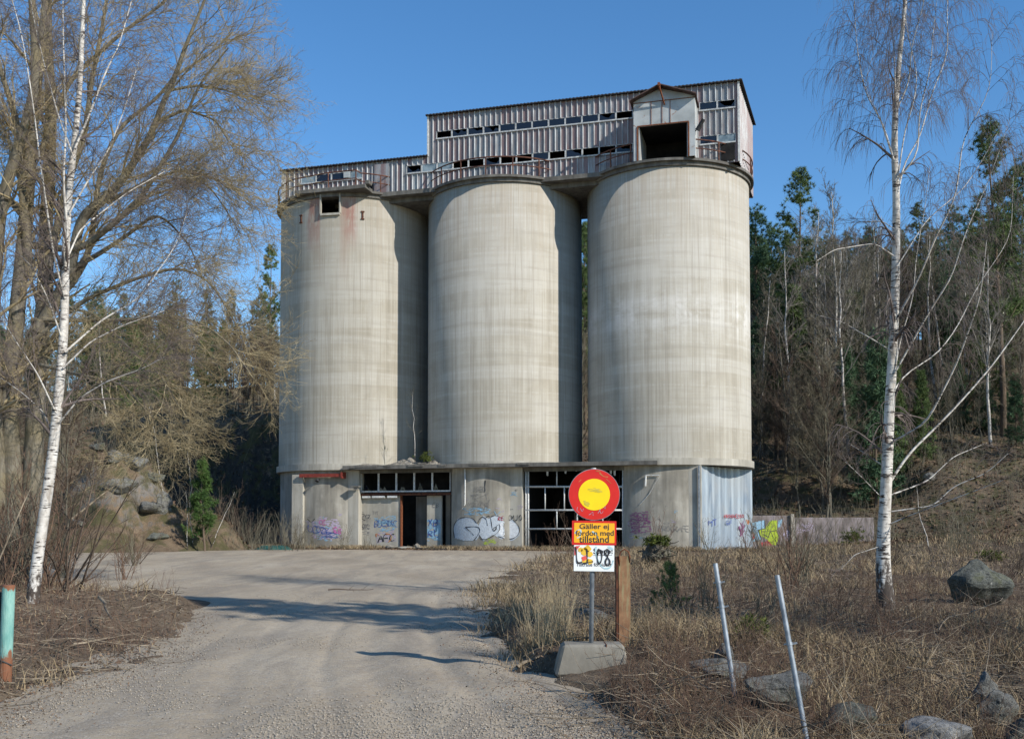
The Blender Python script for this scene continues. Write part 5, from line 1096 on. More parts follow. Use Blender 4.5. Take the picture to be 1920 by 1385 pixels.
for tx, x0_, x1_, yy_ in (('Gäller ej', 1086, 1141, 986.8), ('fordon med', 1078.5, 1150, 999.3), ('tillstånd', 1085, 1141, 1011)):
    a = pk(x0_, yy_); b = pk(x1_, yy_); text_mesh(tx, b.x - a.x, M['sp_black'], S, (a + b) / 2 + Vector((0, -.0525, 0)), off=.015, hgt=(.080 if 'ä' in tx or 'å' in tx else .064))
rect(1075.5, 1021.5, 1151, 1070, -.045, 'white_plate', M['sign_white'], tilt=.8, rc=.003)
a = pk(1112, 1033); b = pk(1148, 1033); text_mesh('Stopp!', b.x - a.x, M['sp_black'], S, (a + b) / 2 + Vector((0, -.0505, 0)), off=.02)
mb = MB(); c = pk(1112, 1040); d = pk(1147, 1040.5); mb.box(c.x, d.x, c.y - .0507, c.y - .0495, c.z - .004, c.z + .001); mb.build('underline', M['sp_black'], S)
a = pk(1080, 1058); b = pk(1146, 1058); text_mesh('Tillträde förbjudet', b.x - a.x, M['sp_black'], S, (a + b) / 2 + Vector((0, -.0505, 0)), off=.01, hgt=.055)
flatS = lambda dy: (lambda x_, y_: pk(x_, y_, YS + dy + 0.0))
def sgr(strokes, mt, dy, nm='spray_marks'):
    mb = MB()
    for pl_, wd in strokes: stroke(mb, pl_, wd, flatS(dy))
    return mb.build(nm, mt, S, fix=False)
sgr([([(1079, 1025), (1081, 1040), (1082, 1056), (1092, 1053)], 3.2)], M['sp_black'], -.055)
sgr([([(1100, 1030), (1101, 1042), (1101, 1054)], 3.2), ([(1092, 1056), (1104, 1054), (1112, 1052)], 2.6)], M['sp_black'], -.055)
sgr([([(1123, 1028), (1119, 1042), (1122, 1058), (1128, 1052), (1129, 1036), (1124, 1028), (1120, 1040)], 3.2)], M['sp_black'], -.0552)
sgr([([(1138, 1042), (1133, 1034), (1138, 1028), (1143, 1035), (1139, 1044), (1134, 1054), (1139, 1062), (1145, 1053), (1138, 1042)], 3.2)], M['sp_black'], -.0554)
mb = MB(); 
for cx, cy, r_ in ((1096, 1033, 9), (1102, 1028, 7), (1106, 1038, 6), (1097, 1050, 7), (1088, 1030, 5), (1106, 1052, 6)): fill(mb, [(cx + r_ * math.cos(k * .6) * rnd.uniform(.7, 1.1), cy + r_ * math.sin(k * .6) * rnd.uniform(.7, 1.1)) for k in range(10)], flatS(-.0525), 1)
mb.build('spray_marks', M['spy'], S, fix=False)
mb = MB(); fill(mb, [(1077, 1024), (1088, 1022), (1082, 1030), (1080, 1040), (1077, 1040)], flatS(-.0531), 1); fill(mb, [(1090, 1044), (1098, 1041), (1101, 1047), (1093, 1052)], flatS(-.0531), 1); mb.build('spray_marks', M['spr'], S, fix=False)
sgr([([(1118, 1024), (1116, 1036), (1120, 1048), (1130, 1066), (1146, 1064), (1150, 1050)], 3), ([(1140, 1024), (1150, 1030)], 4)], M['sp_cyan'], -.0522)
sgr([([(1078, 1000), (1082, 993), (1090, 992), (1088, 1006), (1082, 1008)], 2.6), ([(1110, 996), (1118, 1000), (1121, 1008)], 3)], M['sp_cyan'], -.0518)
mb = MB(); fill(mb, [(1101, 917), (1112, 913), (1126, 917), (1131, 923), (1122, 924), (1108, 921)], flatS(-.0562), 1, 0, .35); mb.build('spray_marks', M['sign_smear'], S, fix=False)
mb = MB(); fill(mb, [(1094, 938), (1101, 936), (1106, 944), (1104, 950), (1096, 946)], flatS(-.0562), 1, 0, .3); mb.build('spray_marks', M['sign_smear'], S, fix=False)
sgr([([(1083, 950), (1081, 957), (1086, 960)], .8), ([(1088, 952), (1092, 960), (1094, 953)], .8), ([(1108, 963), (1112, 958), (1112, 966)], .8), ([(1124, 955), (1127, 964), (1131, 958)], .8), ([(1130, 948), (1136, 955), (1134, 946)], .8), ([(1104, 965), (1110, 961)], .8), ([(1121, 962), (1126, 954)], .7)], M['sp_lilac'], -.0535)
sgr([([(1124, 886), (1131, 893), (1140, 894)], 2.2), ([(1117, 882), (1126, 884)], 1.4), ([(1136, 897), (1146, 906)], 1), ([(1085, 903), (1090, 899)], 1)], M['sp_orange'], -.0535)
mb = MB()
for yy_ in (905, 950, 1000, 1045): c = pk(1111, yy_); mb.box(c.x - .045, c.x + .045, -.0405, .035, c.z - .012, c.z + .012)
mb.build('clamps', M['steel'], S)
M['conc_old'] = m_concrete('weathered_block', (.12, .11, .09), (.30, .28, .235), .5)
# concrete foot: a thing of its own carrying the pole
CB = empty('concrete_block', (sb.x, YS, sb.z), 'low sloping concrete block carrying the road sign pole', 'concrete block')
a0, a1, b0, b1 = pk(1055, 1208, YS - .2), pk(1171, 1208, YS - .2), pk(1040, 1252, YS - .3), pk(1182, 1252, YS - .3); zt = a0.z; zb = b0.z - .1
mb = MB(); mb.add([(b0.x, -.3, zb), (b1.x, -.3, zb), (b1.x, .32, zb), (b0.x, .32, zb), (a0.x, -.2, zt), (a1.x, -.2, zt), (a1.x, .18, zt), (a0.x, .18, zt)], [(0, 3, 2, 1), (4, 5, 6, 7), (0, 1, 5, 4), (1, 2, 6, 5), (2, 3, 7, 6), (3, 0, 4, 7)])
mb.build('block', M['conc_old'], CB, bevel=.03)
mb = MB(); c = pk(1137, 1211, YS - .2); mb.box(c.x - .006, c.x + .006, -.207, .1, zt - .14, zt + .003); mb.build('joint_strip', M['rust_dark'], CB)  # thin dark box drawn for the vertical joint line in the block
c = pk(1047, 1235, YS - .3); mb = MB(); mb.tube([(c.x, -.3, c.z), (c.x, -.3, c.z - .1)], .04, 8)
# rusty post
YP = 12.35; pb = PG(1171, YP); RP = empty('rusty_post', (pb.x, YP, pb.z), 'rusty steel beam post with a loop on top beside the road sign', 'post')
q = lambda px, py: P(px, py, YP) - Vector((pb.x, YP, pb.z))
a = q(1160, 1042); b = q(1182.5, 1232); mb = MB(); e = .012
mb.box(a.x, b.x, -.006, .006, b.z - .1, a.z); mb.box(a.x - .0, a.x + e, .0062, .14, b.z - .1, a.z); mb.box(b.x - e, b.x, .0062, .14, b.z - .1, a.z); 
t = NT('rust_green_streaks'); o_ = t.obj(); n1 = t.noise(t.sc(o_, 14, 14, 1.2), 1, 5, .7); n2 = t.noise(o_, 6, 5); zz_ = t.n('SeparateXYZ', {0: o_}).outputs[2]
c_ = t.ramp(n2, [(.3, (.15, .075, .04)), (.6, (.27, .15, .08)), (.75, (.34, .24, .14))]); c_ = t.mix(t.ramp(n1, [(.5, 0.0), (.62, .8)]), c_, (.27, .29, .16)); t.out(c_, .8)
mb.build('beam', t.m, RP); 
mb = MB(); mb.box(a.x - .03, a.x - .0005, .0, .15, b.z - .1, a.z - .01); mb.build('back_flange', M['rust_dark'], RP)
mb = MB(); cx = (a.x + b.x) / 2; mb.tube([(cx - .06, 0.0, a.z - .12), (cx - .062, -.012, a.z), (cx - .05, -.01, a.z + .05), (cx, -.01, a.z + .085), (cx + .05, -.01, a.z + .05), (cx + .062, -.012, a.z), (cx + .06, 0, a.z - .08)], .008, 8); mb.build('lifting_loop', M['rust'], RP, smooth=True)
# leaning poles
def lean_pole(pt, pbm, Yt, Yb, rads, label, clamps):
    g = PG(pbm[0], Yb); root = empty('leaning_pole', g, label, 'pole', 'grey steel poles leaning out of the ground'); A_ = P(pt[0], pt[1], Yt) - g; B_ = P(pbm[0], pbm[1], Yb) - g; B_ = B_ + (B_ - A_).normalized() * .25
    mb = MB(); mb.tube([B_, A_], rads, 16); mb.build('pole', M['steel'], root, smooth=False)
    mb = MB(); mb.tube([A_ - (B_ - A_).normalized() * .002, A_ + (B_ - A_).normalized() * .02], rads * .99, 16, cap=False)
    for f_ in clamps:
        c = A_.lerp(B_, f_); dr = (B_ - A_).normalized(); mb = MB(); mb.tube([c - dr * .012, c + dr * .012], rads * 1.25, 12); mb.bar(c + Vector((rads, 0, 0)), c + Vector((rads + .04, -.01, .01)), .015); mb.bar(c - Vector((rads, 0, 0)), c - Vector((rads + .02, -.01, .005)), .012); mb.build('clamp', M['steel'], root)
lean_pole((1341, 1056), (1383, 1338), 9.75, 9.5, .0235, 'first grey steel pole leaning left, with two clamps', (.11, .25))
lean_pole((1457, 1078), (1512, 1384), 8.35, 8.1, .021, 'second grey steel pole leaning left near the bottom edge, with one clamp', (.36,))
# turquoise post
YT = 11.1; tb = PG(12, YT); t = NT('chipped_turquoise_paint'); o_ = t.obj(); n1 = t.noise(t.sc(o_, 9, 9, 3), 1, 6, .7); z_ = t.n('SeparateXYZ', {0: o_}).outputs[2]
c_ = t.ramp(n1, [(.4, (.13, .30, .27)), (.6, (.24, .42, .37))]); endm = t.ramp(t.mth('DIVIDE', z_, 1.1), [(.0, 1.0), (.25, .45), (.35, .12), (.85, .1), (.97, .8)])
c_ = t.mix(t.ramp(t.mth('ADD', t.mth('MULTIPLY', endm, .5), n1), [(.66, 0.0), (.74, 1.0)]), c_, (.20, .085, .045)); t.out(c_, .6)
TP = empty('turquoise_post', tb, 'chipped turquoise steel post with rusty ends at the left border', 'post'); a = P(16.5, 1096, YT) - tb; b = P(9, 1290, YT) - tb
mb = MB(); mb.tube([b, a], .066, 20); mb.build('pipe', t.m, TP, smooth=False); mb = MB(); mb.tube([b + Vector((-.11, .03, 0)), a + Vector((-.13, .03, -.08))], .05, 10); mb.build('back_pipe', M['black'], TP, smooth=False)
mb = MB(); mb.tube([a.lerp(b, .72) + Vector((-.075, -.05, .0)), a.lerp(b, .72) + Vector((0, -.075, -.01)), a.lerp(b, .73) + Vector((.075, -.02, -.05))], .01, 6); mb.build('wire', M['black'], TP)

# ------------------------------------------------------------------ graffiti wall at right
YW = 63.0; wa = P(1402, 1000, YW); wb_ = P(1640, 1000, YW + 1.2); zt = P(1440, 966, YW).z; gz = H(wa.x + 2, YW)
GW = empty('concrete_wall', (wa.x, YW, 0), 'low concrete wall with painted graffiti right of the silos', 'wall', None, math.atan2(wb_.y - wa.y, wb_.x - wa.x)); Lw = (wb_ - wa).to_2d().length
mb = MB(); x_ = 0.0
mb.box(0, Lw * .36, 0, .3, gz - 1.2, zt); mb.box(Lw * .362, Lw, .05, .32, gz - 1.2, zt - .12)
t = NT('mauve_weathered_paint'); n1 = t.noise(t.sc(t.obj(), 2, 2, .8), 1, 5, .65); t.out(t.ramp(n1, [(.35, (.10, .085, .08)), (.55, (.21, .18, .175)), (.7, (.25, .22, .25))]), .9)
mb.build('wall_body', t.m, GW, bevel=.02); mb = MB(); mb.box(Lw * .33, Lw * .355, -.2, -.003, gz - 1, zt + .1); mb.build('wall_post', M['conc'], GW)
cW, sW = math.cos(-GW.rotation_euler.z), math.sin(-GW.rotation_euler.z)
def surfW(x_, y_, l=.012):
    d = ray(x_, y_); n_ = Vector((math.sin(GW.rotation_euler.z), -math.cos(GW.rotation_euler.z), 0)); o0_ = Vector((0, 0, CAMZ)) - Vector((wa.x, YW, 0)); t_ = (l - o0_.dot(n_)) / d.dot(n_); v = o0_ + d * t_
    return Vector((v.x * cW - v.y * sW, v.x * sW + v.y * cW, v.z))
mb = MB()
sf = lambda l: (lambda x_, y_: surfW(x_, y_, l))
fill(mb, [(1408, 980), (1433, 975), (1434, 991), (1421, 993), (1428, 1010), (1412, 1015), (1417, 1000), (1408, 992)], sf(.01)); fill(mb, [(1444, 976), (1457, 975), (1457, 994), (1460, 1008), (1455, 1022), (1442, 1021), (1440, 1012), (1425, 1003), (1424, 994), (1436, 988)], sf(.014), m=1)
fill(mb, [(1408, 998), (1417, 1006), (1409, 1012)], sf(.016), m=2); fill(mb, [(1425, 1017), (1440, 1013), (1450, 1023), (1428, 1023)], sf(.016), m=2); fill(mb, [(1460, 975), (1468, 973), (1464, 985), (1458, 990)], sf(.01), m=0)
for pl_ in ([(1434, 975), (1434, 991), (1421, 993), (1428, 1011)], [(1428, 996), (1444, 996), (1457, 994)], [(1444, 997), (1440, 1008)], [(1438, 988), (1446, 976)], [(1408, 984), (1420, 990)], [(1430, 1001), (1440, 1006)]): stroke(mb, pl_, 1.3, sf(.02), 3, False)
fill(mb, [(1468, 1000), (1478, 992), (1486, 998), (1478, 1012), (1472, 1014)], sf(.012), m=4, drop=.3)
for _ in range(4): squig(mb, 1494, 980, 1530, 998, 4, 1.2, sf(.065 - .11), 4)
o = mb.build('graffiti', [M[k] for k in ('sp_lblue', 'sp_green', 'sp_red', 'sp_black', 'sp_lilac')], GW, fix=False); o['label'] = 'lime green and light blue painted letters'

# ------------------------------------------------------------------ small things round the silos
def mound(name, cx, cy, wx, wy, h, z0, mt, label, cat, seed, n=40, ry=.5, parent=None, kind=None):
    u = np.linspace(-1, 1, n); U_, V_ = np.meshgrid(u, u, indexing='ij'); r_ = np.sqrt(U_ ** 2 + V_ ** 2)
    Z = h * np.clip(1 - r_ ** 1.6, 0, 1) * (1 + .8 * fbm(U_ * 3 + seed, V_ * 3, 4, seed)) + h * .25 * fbm(U_ * 8, V_ * 8 + seed, 3, seed + 2) * (r_ < .95) - .12 * (r_ > .95)
    V = np.stack([U_ * wx / 2, V_ * wy / 2, Z], -1).reshape(-1, 3); i = np.arange(n * n).reshape(n, n)
    o = mesh_np(name, V, np.stack([i[:-1, :-1], i[1:, :-1], i[1:, 1:], i[:-1, 1:]], -1).reshape(-1, 4), mt, parent, smooth=ry > .4); o.location = (cx, cy, z0)
    if label: tag(o, label, cat)
    if kind: o['kind'] = kind
    return o
t = NT('rubble_soil'); n1 = t.noise(t.pos(), 7, 6, .75); t.bump(n1, .9, .05); t.out(t.ramp(n1, [(.35, (.09, .078, .06)), (.52, (.21, .19, .16)), (.7, (.34, .32, .28))]), .95); M['rubble'] = t.m
ru = wallpt(765, 860, 4.0).x; v = loc2w(ru, -3.7, ZL0 + .2); mound('rubble_heap', v.x, v.y, 3.4, 2.2, .42, v.z, M['rubble'], 'grey rubble and soil heap on the canopy between the left and middle silos', 'rubble', 3)
v = loc2w(wallpt(812, 860, 4.2).x, -3.9, ZL0 + .2); mound('rubble_heap', v.x, v.y, 1.6, 1.5, .3, v.z, M['rubble'], 'small pale rubble cone on the canopy against the middle silo', 'rubble', 6)
v = loc2w(wallpt(690, 862, 4.9).x, -4.7, ZL0 + .2); mound('rubble_heap', v.x, v.y, 2.4, .9, .16, v.z, M['rubble'], 'thin strip of soil on the left end of the canopy', 'rubble', 8)
def bushy(name, loc, r_, h, n, mt, label, cat, size=.1, wid=.012):
    C = rg.normal(0, 1, (n, 3)) * np.array([r_ * .45, r_ * .45, h * .25]) + np.array([0, 0, h * .5]); C[:, 2] = np.abs(C[:, 2]); V, Fq = leaf_tris(C, 14, size, wid, .4); o = mesh_np(name, V, Fq, mt); o.location = loc; return tag(o, label, cat)
v = loc2w(wallpt(796, 860, 4.6).x, -4.4, ZL0 + .45); bushy('moss_bush', v, .45, .6, 60, M['moss'], 'small mossy bush beside the birch sapling on the canopy', 'bush', .14, .014)
for px, Y, r_, h, lab in ((1405, 12.6, .28, .3, 'mossy green cushion plant behind the first leaning pole'), (1600, 60, .8, .9, 'dark green bush in front of the wall right of the silos'), (1230, 40, .5, .35, 'green moss on top of the uprooted stump'), (1855, 44, .5, .4, 'green tuft on the field behind the boulder')):
    g = PG(px, Y); bushy('moss_bush', (g.x, g.y, g.z + (.85 if 'stump' in lab else 0)), r_, h, 90, M['moss'], lab, 'bush', .09 if Y < 30 else .18, .007 if Y < 30 else .02)
# uprooted stump
g = PG(1228, 40.5); SU = empty('tree_stump', g, 'dark uprooted tree stump with tangled roots on the field', 'tree stump')
mound_o = boulder('root_ball', 1228, 40.5, 1.25, 1.0, 1.15, M['bark_grey'], None, 71, .15, .4, rough=.11); mound_o.parent = SU; mound_o.location = (0, 0, .42)
if 'category' in mound_o: del mound_o['category']
N_ = 34; p = rg.normal(0, .25, (N_, 3)) + [0, -.2, .5]; d = rg.normal(0, 1, (N_, 3)) + [0, -.5, -.2]; q1 = grow(p, d, rg.uniform(.5, 1.1, N_), rg.uniform(.03, .07, N_), 7, .4, (0, 0, -.5), .2); q2 = spawn(*q1, k=3, t0=.3, t1=1, ang=.7, L=.35, ratio=.5, n=4, wob=.3, trop=(0, 0, -.3), rmin=.008)
V, Fq = tubes([q1, q2], sides); mesh_np('roots', V, Fq, M['bark_grey'], SU, smooth=True)
# green tarpaulin
n = 46; uu = np.linspace(-1, 1, n); U_, V_ = np.meshgrid(uu, uu, indexing='ij'); g = PG(513, 60.5)
Z = .28 * np.clip(1 - (np.abs(U_) ** 2.4 + V_ ** 2), 0, 1) + .24 * np.abs(fbm(U_ * 2.4, V_ * 2.4, 4, 5)) + .05
i = np.arange(n * n).reshape(n, n); V = np.stack([U_ * 1.25 + .12 * fbm(V_ * 2, U_, 2, 3), V_ * .7 + .1 * fbm(U_ * 2, V_, 2, 4), Z], -1).reshape(-1, 3)
o = mesh_np('tarpaulin', V, np.stack([i[:-1, :-1], i[1:, :-1], i[1:, 1:], i[:-1, 1:]], -1).reshape(-1, 4), M['tarp']); o.location = (g.x, g.y, g.z); tag(o, 'crumpled dark green tarpaulin on the ground left of the silos', 'tarpaulin')
# door step, pale bin, slabs
for px, py, Y, sx, sy, sz, mt, lab, cat in ((783, 1022, 60.3, .45, .35, .42, 'rubble', 'pale broken crate-sized concrete lump in front of the doorway', 'concrete lump'), (763, 1027, 60.8, 1.3, .5, .22, 'conc', 'low concrete door step below the dark doorway', 'door step'), (735, 1028, 60.6, .8, .5, .3, 'rubble', 'broken concrete piece left of the door step', 'concrete lump')):
    boulder('concrete_lump' if 'lump' in cat else 'door_step', px, Y, sx, sy, sz, M[mt], lab, int(px), .03, 0, cat, npt=22, rough=.03)
mb = MB(); g = PG(812, 59.6); mb.box(-1.0, 1.0, -.3, .3, .0, .05); o = mb.build('dark_board', M['black'], bevel=.01); o.location = g + Vector((0, 0, .05)); o.rotation_euler = (0, .03, -.25); tag(o, 'dark board lying in front of the doorway', 'board')
# fence on the cliff top
v0 = P(345, 786, 80); v1 = P(528, 776, 80); FN = empty('rail_fence', (0, 0, 0), 'thin dark rail fence along the cliff top left of the silos', 'fence'); mb = MB(); nP = 12
for k in range(nP): x_ = v0.x + (v1.x - v0.x + 3) * k / (nP - 1); z_ = max(H(x_, 82), H(x_, 81)); mb = MB(); mb.bar((x_, 81.5, z_ - .3), (x_, 81.5, z_ + 1.0), .09); mb.build('fence_post', M['bark_grey'], FN)
mb = MB()
for hh in (.95, .5):
    pts = [(v0.x + (v1.x - v0.x + 3) * k / (nP - 1), 81.45, max(H(v0.x + (v1.x - v0.x + 3) * k / (nP - 1), 82), H(v0.x + (v1.x - v0.x + 3) * k / (nP - 1), 81)) + hh) for k in range(nP)]; mb.tube(pts, .05, 5)
mb.build('rails', M['bark_grey'], FN)
# far house
g = P(300, 700, 112); hz = H(g.x, 112); HS = empty('far_house', (g.x, 112, hz), 'small yellow gabled house half hidden in the wood on the left hill', 'house', None, .5)
zr = P(300, 655, 112).z - hz; mb = MB(); mb.prism([(-2.6, -1), (2.6, -1), (2.6, zr - 1.6), (0, zr), (-2.6, zr - 1.6)], 0, 7); t = NT('yellow_plaster'); t.out((.62, .42, .2), .9); mb.build('wall', t.m, HS)
mb = MB()
for (xa, za), (xb, zb) in (((-3.0, zr - 1.75), (0, zr + .1)), ((0, zr + .1), (3.0, zr - 1.75))): mb.add([(xa, -.4, za), (xb, -.4, zb), (xb, 7.4, zb), (xa, 7.4, za), (xa, -.4, za + .15), (xb, -.4, zb + .15), (xb, 7.4, zb + .15), (xa, 7.4, za + .15)], [(0, 3, 2, 1), (4, 5, 6, 7), (0, 1, 5, 4), (1, 2, 6, 5), (2, 3, 7, 6), (3, 0, 4, 7)])
mb.build('roof', M['conc_dark'], HS); mb = MB(); mb.box(-.6, .6, -.05, -.01, zr - 2.9, zr - 1.9); mb.build('window', M['glass'], HS)

# ------------------------------------------------------------------ ground cover
def fan_pts(n, y0, y1, tl, tr_, pw=1.0):
    Y = y0 * (y1 / y0) ** (rg.uniform(0, 1, n) ** pw); T = rg.uniform(tl, tr_, n); return T * Y, Y
def offroad(X, Y, mar=0.0):
    d = road_d(X, Y) + .35 * fbm(X * 1.1, Y * 1.1, 3, 9) * (1 + .05 * np.clip(Y, 0, 60)); ux = (X + .45) * math.cos(BA) - (Y - 65.6) * math.sin(BA); vy = (X + .45) * math.sin(BA) + (Y - 65.6) * math.cos(BA)
    for rx, ry, rr in ROCKS: d = np.where((X - rx) ** 2 + ((Y - ry + .25) / 1.25) ** 2 < (rr * .8) ** 2, 99, d)
    return (d < mar) & ~((X > .35) & (X < 1.55) & (Y > 10.6) & (Y < 12.25)) & ~((np.abs(ux) < 15.7) & (np.abs(vy) < 5.0)) & ~((np.abs(ux) > 8) & (np.abs(ux) < 15.9) & (np.abs(vy) < 5.1))
def blades(X, Y, h, wd, lean=.6, z=None):
    n = len(X); Z = hter(X, Y) - .01 if z is None else z; b = np.stack([X, Y, Z], 1); a = rg.uniform(0, 6.28, n); s_ = np.stack([np.cos(a), np.sin(a), 0 * a], 1) * wd[:, None]
    ln = rg.normal(0, lean, (n, 2)); tip = b + np.stack([ln[:, 0] * h, ln[:, 1] * h, h], 1); mid = b + np.stack([ln[:, 0] * h * .25, ln[:, 1] * h * .25, h * .55], 1)
    V = np.stack([b - s_, b + s_, mid + s_ * .7, mid - s_ * .7, tip], 1).reshape(-1, 3); k = np.arange(n)[:, None] * 5
    F_ = np.concatenate([k + [0, 1, 2], k + [0, 2, 3], k + [3, 2, 4]], 0); return V, F_
def stuff(name, V, F_, mt, label, cat): o = mesh_np(name, V, F_, mt); return tag(o, label, cat, None, 'stuff')
# grass
X, Y = fan_pts(230000, 6.5, 63, -.62, .66, 1.05); k = offroad(X, Y, .1); X, Y = X[k], Y[k]; cl = fbm(X * .55, Y * .4, 3, 61) + .25 * fbm(X * 3, Y * 3, 2, 62); nearR = np.exp(-((X - 1.6) / 1.5) ** 2 - ((Y - 11) / 3.0) ** 2); strip = sstep(32, 40, Y) * (X > 0)
leftfar = sstep(46, 52, Y) * (X < -8)
k = rg.uniform(0, 1, len(X)) < np.clip(.10 + cl * 1.3 + nearR * .4 + strip * .5 + leftfar * .7 - .5 * (X < -3) * (Y < 26), .02, 1) * (1 - .9 * np.exp(-((X - .95) / .8) ** 2 - ((Y - 11.3) / .5) ** 2)); X, Y = X[k], Y[k]
hh = rg.uniform(.05, .2, len(X)) * (1 + .012 * Y) * (1 + .6 * (cl[k] > .15)); V, F_ = blades(X, Y, hh, .0016 + .00030 * Y * rg.uniform(.7, 1.3, len(X)), .75); stuff('dry_grass', V, F_, M['dry_grass'], 'dry yellowish winter grass beside the road', 'grass')
# strip of dead grass and debris at the silo feet
def footpts(n, w0, w1): lx = rg.uniform(-16, 16, n); ly = -rg.uniform(0, 1, n) ** 1.5 * (w1 - w0) - w0; return BX + lx * math.cos(BA) + ly * math.sin(BA), BY - lx * math.sin(BA) + ly * math.cos(BA), lx
X, Y, lx = footpts(16000, 5.1, 7.3); k = (fbm(lx * .9, Y * .6, 3, 12) > -.12) & ~((lx > -5.9) & (lx < -3.8)); X, Y = X[k], Y[k]; Zf = np.maximum(hter(X, Y), hroad(X, Y)) - .01
V, F_ = blades(X, Y, rg.uniform(.06, .32, len(X)), rg.uniform(.010, .022, len(X)), .8, z=Zf); stuff('dead_grass_strip', V, F_, M['dry_grass'], 'dead yellow grass along the foot of the silos', 'grass')
X, Y, lx = footpts(9000, 5.0, 7.8); n = len(X); c = np.stack([X, Y, np.maximum(hter(X, Y), hroad(X, Y)) + rg.uniform(.01, .05, n)], 1); s_ = rg.uniform(.02, .07, n)[:, None]; u1 = nrm(rg.normal(0, 1, (n, 3)) * [1, 1, .5]) * s_; u2 = nrm(np.cross(u1, rg.normal(0, .5, (n, 3)) + [0, 0, 1])) * s_ * .8
stuff('foot_litter', np.stack([c - u1, c - u2, c + u1, c + u2], 1).reshape(-1, 3), np.arange(4 * n).reshape(-1, 4), M['litter'], 'leaves and crumbled debris along the foot of the silos', 'leaf litter')
# leaf litter
X, Y = fan_pts(90000, 6.5, 60, -.62, .66, 1.1); k = offroad(X, Y, .25 + rg.exponential(.2, len(X))); X, Y = X[k], Y[k]; n = len(X); c = np.stack([X, Y, np.maximum(hter(X, Y), np.where(road_d(X, Y) > -.8, hroad(X, Y), -9)) + rg.uniform(.0, .02, n)], 1); s_ = (rg.uniform(.007, .02, n) * (1 + .03 * Y) * np.where(road_d(X, Y) > -.2, .6, 1))[:, None]
u1 = nrm(rg.normal(0, 1, (n, 3)) * [1, 1, .45]) * s_; u2 = nrm(np.cross(u1, rg.normal(0, .5, (n, 3)) + [0, 0, 1])) * s_ * .7; V = np.stack([c - u1, c - u2, c + u1, c + u2], 1).reshape(-1, 3); stuff('leaf_litter', V, np.arange(4 * n).reshape(-1, 4), M['litter'], 'brown leaf litter on the verges and the field', 'leaf litter')
# lying sticks
def sticks(n, y0, y1, tl, tr_, L0, L1, r_, pw=1.0, mar=0):
    X, Y = fan_pts(n, y0, y1, tl, tr_, pw); k = offroad(X, Y, mar); X, Y = X[k], Y[k]; n = len(X); p = np.stack([X, Y, hter(X, Y) + rg.uniform(.005, .12, n)], 1); d = rg.normal(0, 1, (n, 3)) * [1, .8, .10]
    pts, rad = grow(p, d, rg.uniform(L0, L1, n), r_ * rg.uniform(.5, 1.4, n) * (1 + .03 * Y), 6, .16, (0, 0, 0), .4); zg = hter(pts[..., 0].ravel(), pts[..., 1].ravel()).reshape(n, 6); pts[..., 2] = np.maximum(pts[..., 2], zg + .004); return pts, rad
b = [sticks(4600, 6.6, 34, .06, .64, .2, 1.1, .0042), sticks(1200, 9, 34, -.62, -.25, .2, .9, .005), sticks(900, 34, 62, -.5, .6, .5, 2, .006)]; V, F_ = tubes(b, sides); stuff('fallen_twigs', V, F_, M['stick'], 'pale fallen twigs and dead stalks lying on the field', 'twigs')
# standing stems
def stems(n, y0, y1, tl, tr_, h0, h1, r_, pw=1.0, kk=4, mar=-.3, dn=None):
    X, Y = fan_pts(n, y0, y1, tl, tr_, pw); k = offroad(X, Y, mar) & (fbm(X * .35, Y * .3, 3, 88) + rg.uniform(-.25, .25, len(X)) > (-.05 if dn is None else dn)); X, Y = X[k], Y[k]; n = len(X); p = np.stack([X, Y, hter(X, Y) - .02], 1)
    d = rg.normal(0, .28, (n, 3)) + [0, 0, 1]; q1 = grow(p, d, rg.uniform(h0, h1, n), r_ * rg.uniform(.6, 1.3, n) * (1 + .02 * Y), 6, .09, (0, 0, .2), .35); return [q1, spawn(*q1, k=kk, t0=.25, t1=1, ang=.6, L=-.4, ratio=.6, n=4, wob=.12, trop=(0, 0, .2), rmin=.0018)]
V, F_ = tubes(stems(12000, 8.0, 36, .08, .64, .12, .6, .0024, 1.0) + stems(2200, 9, 30, -.62, -.27, .15, .7, .003) + stems(1800, 34, 61, -.1, .6, .3, 1.1, .003), sides); stuff('brush_stems', V, F_, M['stem'], 'thin reddish brown leafless brush standing over the field and verges', 'brush')
V, F_ = tubes(stems(5200, 62, 108, .2, .66, .8, 2.6, .006, 1, 5, 5, -.15) + stems(5200, 55, 110, -.62, -.2, .8, 2.8, .006, 1, 5, 5, -.15), sides); stuff('hillside_brush', V, F_, M['twig_brown'], 'leafless brown brush covering the hillsides', 'brush')
X, Y = fan_pts(60000, 60, 110, -.62, .66); k = offroad(X, Y, 5) & (np.abs(X) > 0); X, Y = X[k], Y[k]; n = len(X); c = np.stack([X, Y, hter(X, Y) + .04], 1); s_ = rg.uniform(.05, .16, n)[:, None]; u1 = nrm(rg.normal(0, 1, (n, 3)) * [1, 1, .5]) * s_; u2 = nrm(np.cross(u1, rg.normal(0, .5, (n, 3)) + [0, 0, 1])) * s_ * .7
V = np.stack([c - u1, c - u2, c + u1, c + u2], 1).reshape(-1, 3); stuff('hillside_litter', V, np.arange(4 * n).reshape(-1, 4), M['litter'], 'brown leaves lying under the trees on the hillsides', 'leaf litter')
